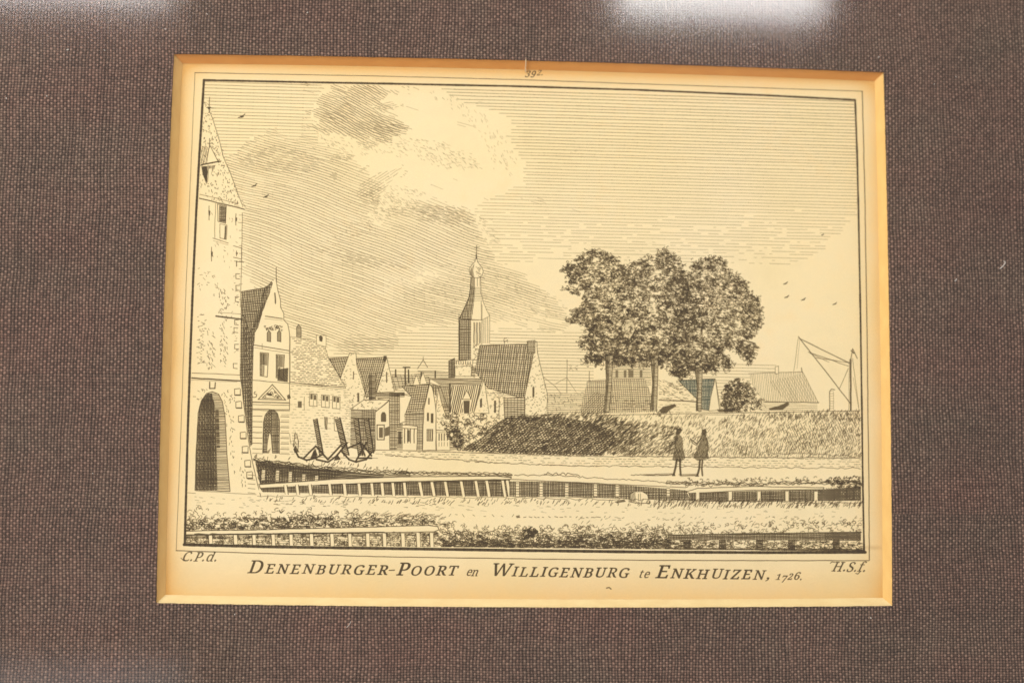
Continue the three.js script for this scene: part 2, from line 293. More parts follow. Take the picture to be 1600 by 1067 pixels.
/* church tower */ {
  const shaft = [[717, 500], [753, 500], [753, 562], [717, 564]]; erase([[717, 498], [765, 490], [765, 538], [752, 562], [717, 564]]);
  const dark = [[717, 500], [736, 496], [736, 562], [717, 564]]; cross(dark, 0, 90, 2.6, 1.2, 0.84);
  edge(shaft, 0.8, 0.6);
  for (const x of [740.5, 745, 749.5]) { L(x, 504, x, 536, 1.3, 0.75); L(x + 1.6, 504, x + 1.6, 536, 0.7, 0.5); }
  hatch([[738, 474], [751, 474], [752, 500], [738, 500]], 0, 2.4, 0.7, 0.55);
  stipple([[738, 538], [752, 538], [752, 562], [738, 562]], 50, 2.2, 0.8, 0.7);
  for (const x of [755, 758, 762, 765]) L(x, 490, x, 536, 0.7, 0.5); hatch([[754, 498], [766, 498], [766, 536], [754, 536]], 0, 3, 0.5, 0.35);
  const sp = [[717, 498], [722, 488], [728, 476], [733, 464], [735, 450], [736, 434], [751, 434], [751, 458], [755, 472], [760, 484], [765, 494], [753, 500]]; erase(sp);
  const spd = [[717, 499], [722, 488], [728, 476], [733, 464], [735, 450], [737, 434], [742, 434], [742, 455], [740, 476], [737, 499]]; cross(spd, 2, 84, 2.5, 1.15, 0.8); edge(sp, 0.7, 0.55); stroke([[736, 434], [735, 450], [733, 464], [728, 476], [718, 498]], 1.3, 0.8); L(717, 497, 717, 562, 1.4, 0.8); L(752, 470, 752, 500, 0.8, 0.6);
  hatch([[739, 446], [752, 446], [756, 470], [739, 472]], 0, 2.6, 0.7, 0.55); L(717, 497, 717, 478 + 12, 0.8, 0.7); L(753, 476, 753, 500, 0.7, 0.6);
  const neck = [[737, 433], [737, 448], [751, 448], [750, 433]]; erase(neck); hatch([[737, 433], [742, 433], [742, 448], [737, 448]], 90, 1.6, 0.9, 0.8); L(746, 434, 746, 447, 0.8, 0.6); L(750, 434, 750, 447, 0.8, 0.6); L(735, 433, 752, 433, 1, 0.7);
  const bulb = [[743.5, 403], [742, 409], [738, 413], [734.5, 418], [733, 424], [735, 430], [741, 434], [748, 434], [753, 430], [755, 424], [753, 418], [749, 413], [746, 409], [745, 403]]; erase(bulb); edge(bulb, 0.8, 0.7); hatch([[741, 412], [736, 419], [734, 425], [736, 431], [741, 434], [740, 420]], 80, 1.5, 0.9, 0.8); stipple([[743, 416], [750, 418], [752, 428], [744, 432]], 26, 2, 0.7, 0.6);
  L(744.6, 384, 744.6, 404, 1, 0.75); L(741, 387, 749, 386, 0.9, 0.7); L(744, 398, 744.6, 404, 2, 0.7);
}
/* church nave */ {
  const roof = [[750, 540], [834, 537], [832, 556], [820, 624], [762, 606], [742, 580]]; erase(roof); hatch(roof, 2, 3.3, 1.25, 0.85); hatch(roof, 98, 3.4, 1.25, 0.82, { wob: 0.7 }); edge(roof, 0.9, 0.7);
  const gable = [[836, 534], [839, 534], [840, 552], [846, 578], [855, 614], [855, 648], [819, 650], [820, 620], [832, 562]]; block(gable, 0.8, 0.7); stipple(gable, 210, 1.8, 0.75, 0.65); fill([[832, 605], [835, 604], [835, 620], [832, 621]], 0.8);
  const ch = [[824, 533], [836, 532], [836, 551], [824, 550]]; erase(ch); hatch(ch, 0, 2, 1, 0.85); hatch(ch, 90, 3, 0.8, 0.6); edge(ch, 0.9, 0.8);
  L(788, 532, 788, 539, 0.8, 0.6); stipple([[786, 528], [793, 528], [793, 534], [786, 534]], 14, 2, 0.7, 0.6);
  const low = [[786, 622], [820, 620], [820, 651], [788, 654]]; erase(low); hatch(low, 0, 2.7, 1.25, 0.85); hatch(low, 90, 5, 0.8, 0.6); edge(low, 0.9, 0.7);
  const wall = [[755, 596], [762, 610], [786, 616], [788, 654], [760, 650]]; erase(wall); bricks([[758, 612], [792, 616], [790, 622], [760, 622]], 5, 3, 1, 0.7); fill([[772, 626], [775, 626], [775, 645], [772, 645]], 0.8); L(780, 622, 780, 656, 0.9, 0.7); stipple(wall, 60, 3, 0.8, 0.6);
}
/* low white block and stair by the tower foot */ {
  const a = [[701, 564], [710, 560], [710, 590], [701, 590]]; erase(a); cross(a, 0, 90, 2.1, 1.15, 0.9); edge(a, 0.9, 0.8);
  const b = [[710, 564], [739, 562], [738, 572], [736, 588], [711, 588]]; block(b, 0.8, 0.7); for (let x = 713; x < 738; x += 3.6) L(x, 565, x, 569, 1.2, 0.75); L(710, 573, 738, 571, 0.8, 0.7); stipple(b, 40, 1.6, 0.8, 0.6);
  const e = [[736, 572], [744, 575], [742, 590], [736, 588]]; hatch(e, 0, 2, 1, 0.8);
}
/* background roofs between the houses */ {
  const p = [[612, 586], [660, 584], [672, 590], [672, 606], [628, 606], [612, 612]]; erase(p); hatch(p, 2, 2.7, 1.05, 0.8); hatch(p, 75, 6, 0.8, 0.6);
  for (const [x, y, h] of [[618, 578, 10], [633, 574, 28], [638, 578, 20], [658, 582, 18], [680, 580, 10]]) { L(x, y, x, y + h, 2.2, 0.8); }
  L(630, 574, 640, 574, 2, 0.8); path([[652, 576], [661, 562], [668, 574]], 0.9, 0.7); block([[648, 592], [651, 586], [656, 602], [645, 602]], 0.7, 0.6); block([[657, 592], [661, 582], [668, 602], [656, 602]], 0.7, 0.6); L(661, 557, 661, 563, 0.7, 0.6);
  hatch([[650, 578], [700, 580], [700, 592], [668, 590]], 0, 2.8, 0.8, 0.6);
}
/* barn with striped roof */ {
  const r = [[672, 592], [754, 592], [751, 601], [743, 642], [730, 648], [704, 648], [688, 604], [671, 598]]; erase(r);
  hatch([[672, 592], [754, 592], [751, 601], [688, 602]], 1, 2, 1.1, 0.8); hatch([[702, 602], [751, 601], [743, 642], [704, 648]], 102, 3, 1.35, 0.85); L(703, 600, 703, 648, 2.6, 0.8);
  hatch([[682, 602], [702, 602], [703, 648], [696, 648]], 0, 2.4, 1.05, 0.8); hatch([[690, 604], [702, 604], [702, 642], [696, 642]], 80, 3.2, 0.8, 0.6); edge(r, 0.9, 0.7);
  const d = [[722, 624], [729, 610], [736, 624], [734, 646], [724, 646]]; erase(d); fill([[724, 626], [734, 626], [733, 646], [725, 646]], 0.8); edge([[722, 624], [729, 610], [736, 624]], 0.9, 0.8);
  const g = [[756, 594], [758, 602], [764, 646], [740, 646], [749, 616]]; block(g, 0.8, 0.7); fill([[750, 624], [753, 622], [753, 636], [750, 637]], 0.85); stipple(g, 40, 1.8, 0.7, 0.55);
}
/* houses in the middle */ {
  const wall = [[608, 613], [632, 614], [626, 704], [608, 704]]; erase(wall); hatch(wall, 0, 2.35, 1.2, 0.88); hatch(wall, 90, 4.4, 0.85, 0.6);
  block([[624, 616], [643, 619], [640, 636], [634, 658], [624, 662]], 0.8, 0.7);
  const roof = [[628, 604], [670, 600], [668, 612], [660, 642], [632, 650], [643, 620]]; erase(roof); hatch(roof, 3, 2.7, 1.2, 0.85); hatch(roof, 100, 3.2, 0.9, 0.7); edge(roof, 0.9, 0.75);
  const under = [[632, 646], [662, 640], [661, 704], [649, 704], [650, 666], [632, 664]]; erase(under); hatch(under, 0, 2.5, 1.2, 0.88); hatch(under, 90, 5, 0.7, 0.5);
  const f = [[628, 664], [652, 666], [651, 704], [628, 704]]; block(f, 0.9, 0.8); for (const x of [632, 637, 641, 647]) L(x, 670, x, 692, 1.4, 0.75); L(628, 669, 652, 670, 1, 0.7); fill([[636, 672], [640, 672], [640, 690], [636, 690]], 0.7);
  const left = [[620, 668], [629, 666], [629, 704], [620, 704]]; erase(left); hatch(left, 0, 2.4, 1.2, 0.85); fill([[622, 674], [627, 674], [627, 694], [622, 694]], 0.7);
  const g = [[671, 600], [676, 606], [681, 640], [681, 704], [660, 704], [662, 640]]; block(g, 0.9, 0.8); for (const q of [[[667, 645], [670, 645], [670, 658], [667, 658]], [[673, 646], [677, 646], [677, 661], [673, 661]], [[669, 622], [671, 622], [671, 632], [669, 632]]]) fill(q, 0.8);
  edge([[667, 671], [676, 671], [676, 689], [667, 689]], 0.8, 0.8); hatch([[667, 671], [676, 671], [676, 689], [667, 689]], 90, 1.8, 1, 0.8);
  hatch([[673, 601], [684, 602], [682, 620], [677, 614]], 90, 2, 1.1, 0.85);
  const h = [[685, 606], [689, 626], [696, 648], [703, 672], [703, 704], [682, 704], [681, 640]]; block(h, 0.8, 0.75); stipple([[682, 624], [689, 630], [696, 668], [682, 668]], 50, 1.8, 0.8, 0.65); L(681, 672, 703, 673, 1, 0.8); L(681, 676, 703, 676, 0.7, 0.6); for (const x of [686, 690, 694, 699]) { L(x, 678, x, 688, 1.5, 0.8); L(x, 691, x, 697, 0.8, 0.6); }
  const rest = [[703, 674], [728, 680], [722, 702], [703, 704]]; erase(rest); hatch(rest, 0, 2.6, 1.2, 0.8);
}
/* house with chimney and two gables */ {
  const r1 = [[514, 560], [548, 557], [545, 572], [532, 592]]; erase(r1); hatch(r1, 2, 2.6, 1.1, 0.82); hatch(r1, 72, 3.4, 0.9, 0.7); edge(r1, 0.8, 0.7);
  const g1 = [[546, 552], [556, 552], [557, 570], [570, 614], [566, 640], [548, 640], [531, 604], [532, 590]]; block(g1, 0.8, 0.75); stipple(g1, 120, 1.7, 0.75, 0.6); L(552, 581, 552, 592, 1.4, 0.75); fill([[558, 614], [561, 614], [561, 628], [558, 628]], 0.75);
  const r2 = [[556, 561], [602, 558], [598, 576], [588, 612], [572, 622], [568, 600]]; erase(r2); hatch(r2, 2, 2.8, 1.1, 0.82); hatch(r2, 105, 3, 1, 0.75); edge(r2, 0.9, 0.75);
  fill([[599, 556], [604, 556], [604, 564], [599, 566]], 0.8);
  const ch = [[576, 584], [586, 584], [586, 628], [576, 628]]; erase(ch); hatch(ch, 0, 2, 1.3, 0.9); hatch([[576, 584], [581, 584], [581, 628], [576, 628]], 90, 1.6, 1, 0.8); L(587, 584, 587, 626, 1, 0.8);
  const g2 = [[604, 559], [608, 576], [616, 612], [588, 614], [596, 586]]; block(g2, 0.8, 0.75); stipple(g2, 60, 1.8, 0.8, 0.65); L(604, 582, 604, 597, 1.8, 0.8);
  hatch([[586, 614], [632, 613], [632, 620], [590, 624]], 1, 2.2, 1.2, 0.88);
  const shed = [[546, 640], [568, 625], [608, 625], [588, 642]]; block(shed, 0.9, 0.8); stipple(shed, 26, 3, 0.8, 0.6);
  const dark = [[547, 640], [588, 640], [586, 706], [547, 700]]; erase(dark); hatch(dark, 2, 2.3, 1.25, 0.88); hatch([[564, 640], [588, 640], [586, 706], [566, 704]], 92, 3, 0.9, 0.7);
  const front = [[586, 644], [608, 626], [609, 704], [586, 704]]; block(front, 0.9, 0.8); const win = [[595, 648], [597, 644], [601, 644], [603, 648], [603, 659], [595, 659]]; fill(win, 0.78); edge([[589, 664], [600, 664], [600, 687], [589, 687]], 1.3, 0.85); fill([[592, 668], [598, 668], [598, 684], [592, 684]], 0.72); fill([[601, 669], [608, 666], [608, 680], [601, 682]], 0.7);
  bricks([[586, 706], [690, 702], [690, 706], [586, 712]], 6, 3, 0.9, 0.6);
}
/* brick-roofed house */ {
  const roof = [[453, 526], [480, 530], [507, 541], [513, 560], [540, 606], [453, 599]]; erase(roof); bricks(roof, 6, 3.1, 0.95, 0.75, 0.07, 0.12); edge(roof, 0.7, 0.55);
  const ch = [[463, 512], [466, 507], [470, 512], [470, 527], [463, 526]]; erase(ch); hatch(ch, 0, 2, 1.1, 0.85); edge(ch, 0.9, 0.8); const c2 = [[494, 524], [509, 524], [509, 542], [494, 538]]; block(c2, 0.7, 0.6); fill([[498, 526], [501, 524], [504, 527], [503, 534], [499, 533]], 0.85);
  const wall = [[452, 599], [542, 607], [548, 640], [547, 704], [452, 714]]; erase(wall); L(453, 597, 540, 606, 1, 0.7); L(453, 600, 540, 609, 0.7, 0.5); bricks(wall, 6.4, 4.1, 0.75, 0.45, 0.02, 0.35);
  for (const [x, y] of [[483, 615], [502, 617], [519, 619]]) { const q = [[x, y], [x + 12, y + 1], [x + 12, y + 20], [x, y + 19]]; block(q, 0.8, 0.7); fill([[x + 1.5, y + 1], [x + 5, y + 1], [x + 5, y + 9], [x + 1.5, y + 9]], 0.75); fill([[x + 7, y + 2], [x + 10.5, y + 2], [x + 10.5, y + 10], [x + 7, y + 10]], 0.75); L(x + 6, y, x + 6, y + 19, 0.7, 0.6); }
  fill([[465, 627], [471, 627], [471, 637], [465, 637]], 0.7); L(475, 620, 475, 640, 0.8, 0.6); hatch([[506, 651], [512, 652], [511, 672], [507, 670]], 80, 1.6, 1, 0.75); block([[522, 652], [527, 652], [527, 674], [522, 673]], 0.8, 0.7); L(530, 652, 534, 700, 0.8, 0.6); bricks([[536, 606], [548, 640], [547, 700], [540, 690]], 4, 3, 0.7, 0.5);
}
/* stepped-gable house */ {
  const roof = [[375, 456], [412, 450], [419, 446], [424, 440], [426, 448], [416, 468], [408, 492], [402, 512], [396, 522], [376, 508]]; erase(roof); cross(roof, 4, 96, 2.6, 1.25, 0.88); hatch([[412, 452], [424, 442], [408, 490], [398, 520], [394, 514]], 100, 2.2, 1, 0.8); edge(roof, 1, 0.8);
  const shade = [[370, 508], [398, 512], [396, 560], [394, 694], [388, 700], [378, 640], [371, 580]]; erase(shade); cross(shade, 3, 91, 2.5, 1.25, 0.92); hatch([[380, 512], [397, 514], [394, 590], [393, 690], [388, 696], [384, 600]], 70, 3, 1, 0.75);
  const f = [[427, 438], [431, 436], [434, 455], [438, 470], [438, 480], [443, 490], [443, 500], [449, 506], [452, 522], [452, 640], [450, 714], [394, 714], [394, 598], [396, 540], [400, 520], [404, 510], [409, 500], [409, 488], [416, 474], [421, 458]]; erase(f); path([[452, 640], [452, 522], [449, 506], [443, 500], [443, 490], [438, 480], [438, 470], [434, 455], [431, 436]], 0.9, 0.75);
  L(431, 418, 431, 440, 1, 0.8); L(429, 458, 430, 474, 1.8, 0.8); L(414, 494, 441, 498, 1.3, 0.8); L(413, 498, 441, 501, 0.6, 0.5); for (const x of [417, 433]) { const q = [[x, 520], [x + 2.5, 516], [x + 5.5, 520], [x + 5.5, 534], [x, 533]]; fill(q, 0.5); edge(q, 0.9, 0.8); leaves([[x - 4, 509], [x + 9, 509], [x + 9, 517], [x - 4, 517]], 14, 1.6, 0.8, 0.7); }
  L(396, 539, 451, 548, 1.2, 0.8); L(396, 543, 451, 552, 0.7, 0.6); L(409, 537, 409, 545, 0.7, 0.6);
  for (const [x, y] of [[406, 551], [431, 554]]) { const q = [[x, y], [x + 13, y + 1], [x + 11, y + 38], [x, y + 36]]; edge(q, 1, 0.8); hatch([[x + 1, y + 1], [x + 12, y + 2], [x + 11, y + 20], [x + 1, y + 19]], 90, 1.5, 1, 0.85); hatch([[x + 1, y + 20], [x + 7, y + 20], [x + 6, y + 36], [x + 1, y + 36]], 90, 1.7, 1, 0.75); hatch([[x, y], [x + 3, y], [x + 3, y + 36], [x, y + 36]], 0, 2, 1, 0.8); }
  const sh = [[434, 577], [450, 575], [449, 597], [433, 595]]; fill(sh, 0.35); hatch(sh, 45, 1.8, 1, 0.85); hatch(sh, 90, 2, 1, 0.7);
  L(394, 594, 452, 599, 0.9, 0.7);
  const ped = [[403, 624], [425, 601], [446, 625]]; edge(ped, 1.2, 0.8); edge([[409, 622], [425, 606], [440, 623]], 0.8, 0.7); leaves([[418, 612], [431, 612], [436, 621], [412, 621]], 30, 2, 0.9, 0.7); for (const [y, w] of [[628, 1.4], [632, 0.7], [639, 1.1], [641, 0.6]]) L(394, y, 452, y + 1.5, w, 0.8); curl(397, 618, 4, 1.1, 0.8); curl(399, 614, 2.6, 1, 0.8); fill([[448, 618], [452, 616], [454, 622], [449, 624]], 0.75);
  for (let y = 650; y < 712; y += 8.5) { L(394, y, 409, y + 0.5, 0.9, 0.75); L(438, y + 1, 451, y + 1.4, 0.9, 0.75); hatch([[439, y - 3], [451, y - 3], [451, y], [439, y]], 2, 2, 0.6, 0.5); }
  const arch = [[410, 716], [411, 660], [414, 648], [420, 641], [427, 640], [433, 646], [436, 656], [436, 712]]; cross(arch, 2, 90, 2.3, 1.1, 0.9); hatch([[411, 660], [416, 646], [426, 641], [424, 676], [411, 680]], 45, 3, 0.9, 0.7); edge(arch.slice(0), 1, 0.7);
  const fig = [[416, 712], [417, 694], [419, 682], [421, 675], [423, 680], [424, 694], [426, 712]]; erase(fig); edge(fig, 0.8, 0.7); fill([[416, 706], [423, 700], [418, 712]], 0.5);
  erase([[394, 708], [452, 709], [452, 718], [394, 718]]); L(394, 708, 410, 709, 0.7, 0.6); L(436, 709, 452, 710, 0.7, 0.6);
}
/* person near the anchors */ { stroke([[461, 676], [460, 684], [458, 698]], 1.3, 0.7); stroke([[463, 678], [466, 690], [465, 704]], 1.2, 0.7); fill([[458, 702], [461, 696], [467, 706], [460, 708]], 0.8); stroke([[452, 678], [454, 694]], 0.8, 0.5); stipple([[457, 678], [466, 678], [467, 700], [456, 700]], 18, 3, 0.8, 0.6, 80, 20); }
/* anchors */ {
  const stock = (x0, y0, x1, y1, w) => { const nx = (y1 - y0), ny = -(x1 - x0), l = Math.hypot(nx, ny), a = w / l / 2, q = [[x0 - nx * a, y0 - ny * a], [x0 + nx * a, y0 + ny * a], [x1 + nx * a, y1 + ny * a], [x1 - nx * a, y1 - ny * a]]; erase(q); fill(q, 0.25); hatch(q, 25, 2.6, 1.5, 0.9); stroke([q[1], q[2]], 2, 0.9); stroke([q[0], q[3]], 1, 0.85); };
  stock(492, 655, 502, 712, 6); stock(527, 654, 541, 712, 8); stock(556, 655, 563, 712, 7); stock(572, 655, 580, 708, 7);
  for (const a of [[[460, 702], [466, 714], [478, 719], [492, 716], [502, 711]], [[474, 716], [493, 697]], [[493, 697], [512, 718]], [[494, 718], [512, 722], [524, 714], [542, 692]], [[512, 718], [532, 696]], [[532, 704], [545, 718], [556, 722], [572, 718], [581, 706]], [[556, 720], [572, 692]], [[544, 700], [562, 692], [570, 712]], [[566, 694], [580, 712]], [[560, 716], [580, 716]]]) { path(a, 2.6, 0.9); }
  for (const q of [[[484, 718], [490, 703], [496, 716]], [[521, 720], [527, 710], [532, 718]], [[488, 712], [492, 700], [496, 712]]]) fill(q, 0.9);
  L(470, 714, 590, 716, 0.8, 0.5);
}
/* gate tower */ {
  const roof = [[300, 150], [324, 158], [331, 180], [340, 210], [352, 252], [366, 290], [382, 322], [298, 308]]; erase(roof); stipple(roof, 620, 2.4, 0.85, 0.7, 70, 50); stipple([[318, 170], [328, 176], [344, 240], [378, 318], [360, 312], [336, 250]], 160, 2.4, 0.9, 0.75);
  path([[326, 172], [331, 184], [340, 212], [348, 244], [360, 272], [378, 320]], 0.9, 0.7); L(327, 152, 326, 176, 0.9, 0.8); L(322, 168, 333, 169, 0.9, 0.7); fill([[323, 167], [329, 167], [327, 171], [325, 171]], 0.8);
  const d = [[327, 226], [340, 252], [322, 256]]; block(d, 0.9, 0.8); L(327, 216, 327, 230, 1, 0.8); L(323, 224, 331, 224, 0.9, 0.8); hatch([[314, 228], [325, 230], [321, 256], [313, 256]], 80, 2.6, 0.9, 0.75);
  L(312, 258, 343, 252, 2, 0.9); const u = [[316, 260], [336, 258], [330, 272], [324, 286], [316, 272]]; erase(u); hatch(u, 88, 2.2, 1.5, 0.9); fill([[314, 260], [322, 260], [324, 268], [322, 288], [316, 272]], 0.85); erase([[325, 264], [330, 263], [329, 286], [325, 287]]);
  const wall = [[300, 306], [382, 325], [378, 336], [376, 480], [374, 586], [382, 640], [393, 716], [407, 776], [285, 776]]; erase(wall);
  L(300, 307, 381, 327, 1.6, 0.8); L(302, 301, 370, 318, 0.8, 0.6); path([[378, 332], [377, 400], [375, 480]], 0.8, 0.65); for (let y = 336; y < 480; y += 12) { L(373, y, 378, y, 0.7, 0.6); }
  const w = [[339, 319], [353, 322], [352, 349], [340, 346]]; cross([[342, 321], [353, 323], [352, 348], [342, 346]], 3, 91, 2.1, 1.1, 0.9); edge(w, 0.9, 0.75); edge([[343, 350], [354, 352], [353, 374], [343, 372]], 0.8, 0.7); L(352, 354, 351, 373, 2.4, 0.8); L(336, 318, 335, 372, 0.8, 0.65); L(332, 372, 356, 380, 1, 0.7); L(332, 376, 356, 383, 0.6, 0.5);
  for (const [x, y, h] of [[326, 322, 22], [368, 334, 18], [330, 386, 22], [369, 392, 8]]) { L(x, y, x, y + h, 1, 0.75); fill([[x - 1, y + h * 0.3], [x + 2, y + h * 0.35], [x + 1.5, y + h * 0.65], [x - 0.5, y + h * 0.7]], 0.8); }
  path([[364, 384], [377, 388], [377, 405], [364, 402]], 0.9, 0.7); L(366, 408, 380, 410, 1.1, 0.75); L(369, 416, 369, 408, 1.5, 0.7);
  for (const [x, y] of [[368, 428], [368, 446], [367, 464], [366, 500], [365, 512], [366, 538], [364, 568]]) { path([[x + 6, y], [x, y], [x, y + 7], [x + 6, y + 8]], 1, 0.7); }
  L(337, 494, 378, 499, 2.2, 0.85); L(340, 488, 378, 491, 0.7, 0.55); path([[378, 491], [381, 496], [387, 512], [383, 512]], 1, 0.8);
  L(288, 582, 374, 586, 0.9, 0.7); L(288, 590, 374, 595, 2, 0.85); L(288, 593, 370, 597, 0.7, 0.5);
  stipple([[308, 490], [320, 490], [318, 570], [306, 570]], 70, 2.4, 0.9, 0.65, 0, 30); stipple([[322, 510], [334, 510], [334, 575], [322, 575]], 40, 4, 0.8, 0.6, 60, 30); stipple([[342, 450], [356, 450], [354, 580], [342, 560]], 80, 3.4, 0.85, 0.65, 70, 40); stipple([[308, 430], [340, 420], [345, 470], [308, 450]], 26, 3, 0.8, 0.6, 60, 40); stipple([[360, 430], [372, 430], [370, 560], [358, 540]], 40, 2.4, 0.8, 0.55);
  stipple([[300, 420], [340, 420], [340, 450], [300, 450]], 10, 4, 0.8, 0.55); stipple([[325, 330], [375, 340], [370, 420], [325, 410]], 30, 3, 0.7, 0.5, 70, 40);
  path([[327, 597], [327, 607], [335, 607], [336, 598]], 1.6, 0.85); stipple([[302, 600], [326, 604], [310, 630], [300, 640]], 28, 3.4, 0.8, 0.6, 60, 60); stipple([[345, 606], [366, 610], [366, 780], [358, 700]], 110, 3, 0.85, 0.65, 80, 40); stipple([[372, 700], [380, 700], [384, 760], [376, 760]], 24, 3, 0.8, 0.6, 80, 20);
  const arch = [[304, 766], [306, 700], [309, 645], [314, 626], [322, 615], [331, 612], [341, 616], [347, 628], [351, 650], [354, 710], [359, 768]]; erase(arch); hatch(arch, 1, 2.5, 1.1, 0.85); const deep = [[304, 766], [306, 700], [309, 645], [314, 626], [322, 616], [330, 614], [335, 634], [337, 670], [339, 766]]; hatch(deep, 90, 2.4, 1.35, 0.93); hatch(deep, 1, 2.6, 1.1, 0.8); hatch(deep, 60, 5, 0.9, 0.7); hatch([[336, 640], [341, 640], [343, 700], [338, 700]], 1, 2, 1.4, 0.85); edge(arch, 1, 0.75);
  for (const [x, y] of [[366, 608], [368, 628], [372, 650], [375, 676], [378, 698], [382, 720], [385, 738]]) { path([[x + 8, y - 1], [x, y], [x, y + 9], [x + 9, y + 9], [x + 9, y]], 1, 0.75); L(x + 1, y + 9.5, x + 9, y + 9.5, 1.8, 0.8); }
  path([[376, 590], [380, 630], [388, 690], [393, 718], [400, 748], [407, 776]], 1, 0.75);
  for (let y = 742; y < 774; y += 7) L(387, y, 398, y + 1, 0.8, 0.6); L(305, 767, 400, 773, 0.8, 0.5); L(292, 770, 305, 771, 0.8, 0.5);
}
/* small building and roofs behind the trees */ {
  const b = [[955, 560], [1016, 560], [1018, 602], [955, 602]]; erase(b); hatch(b, 0, 2.5, 0.85, 0.65); for (const x of [962, 975, 982, 986, 1000]) fill([[x, 578], [x + 4, 578], [x + 4, 590], [x, 590]], 0.55);
  const r = [[918, 594], [960, 592], [1008, 592], [1020, 622], [1022, 644], [906, 646]]; erase(r); hatch(r, 0, 2.9, 0.85, 0.7); hatch(r, 85, 3.3, 0.8, 0.65); hatch([[906, 646], [926, 612], [960, 618], [946, 648]], -45, 3, 0.9, 0.6); L(921, 580, 921, 596, 1, 0.65); bricks([[950, 626], [1020, 626], [1020, 642], [945, 642]], 8, 4.5, 1.1, 0.6);
  const r2 = [[1028, 594], [1056, 592], [1092, 626], [1028, 626]]; erase(r2); stipple(r2, 170, 4, 0.75, 0.6, 10, 25); L(1030, 625, 1091, 628, 1.6, 0.75);
  const w2 = [[1028, 628], [1092, 629], [1092, 644], [1028, 645]]; erase(w2); bricks(w2, 7, 4, 0.7, 0.45);
  const dk = [[1060, 594], [1117, 592], [1112, 620], [1109, 641], [1098, 640], [1092, 626]]; erase(dk); c.strokeStyle = 'rgb(32,46,36)'; cross(dk, 0, 92, 2.3, 1.1, 0.85); c.strokeStyle = INK; edge(dk, 0.9, 0.7);
  const wg = [[1118, 592], [1127, 640], [1108, 642], [1111, 620]]; block(wg, 0.7, 0.6); L(1119, 596, 1125, 640, 1.2, 0.7);
  const h = [[1170, 584], [1254, 580], [1264, 600], [1278, 628], [1188, 630], [1176, 600]]; erase(h); hatch(h, 84, 2.7, 0.75, 0.5); hatch([[1200, 596], [1254, 584], [1276, 626], [1230, 628]], 60, 3.6, 0.7, 0.4); L(1170, 584, 1254, 581, 0.8, 0.55); L(1254, 580, 1279, 629, 0.8, 0.6); L(1195, 628, 1280, 629, 1.4, 0.7); block([[1212, 573], [1217, 572], [1217, 584], [1212, 584]], 0.8, 0.6); L(1253, 575, 1254, 582, 1.4, 0.6);
  const hw = [[1190, 629], [1278, 630], [1278, 641], [1190, 642]]; erase(hw); hatch(hw, 0, 3, 0.7, 0.5); fill([[1202, 638], [1218, 634], [1232, 628], [1234, 632], [1224, 640], [1203, 641]], 0.75);
  path([[1297, 641], [1297, 612], [1300, 608], [1305, 609]], 1.2, 0.7); L(1303, 612, 1303, 640, 0.7, 0.5); hatch([[1297, 611], [1303, 609], [1303, 640], [1297, 640]], 0, 4, 0.6, 0.5);
}
/* harbour crane at the right edge */ {
  L(1330, 562, 1330, 642, 2.6, 0.8); L(1328, 562, 1327, 640, 0.8, 0.5); path([[1330, 562], [1333, 545], [1340, 560]], 1.2, 0.75); path([[1331, 548], [1335, 552]], 2, 0.7);
  L(1248, 526, 1330, 631, 1.3, 0.75); L(1250, 529, 1328, 567, 1.1, 0.7); L(1252, 530, 1330, 569, 0.7, 0.5); L(1264, 550, 1326, 572, 1, 0.7); L(1275, 559, 1328, 567, 0.9, 0.65); L(1266, 552, 1296, 566, 0.8, 0.55); L(1248, 528, 1241, 580, 0.8, 0.5); L(1250, 530, 1246, 576, 0.6, 0.4); L(1326, 576, 1312, 608, 0.9, 0.6); L(1333, 560, 1343, 642, 0.8, 0.6); L(1334, 590, 1342, 636, 0.6, 0.5);
}
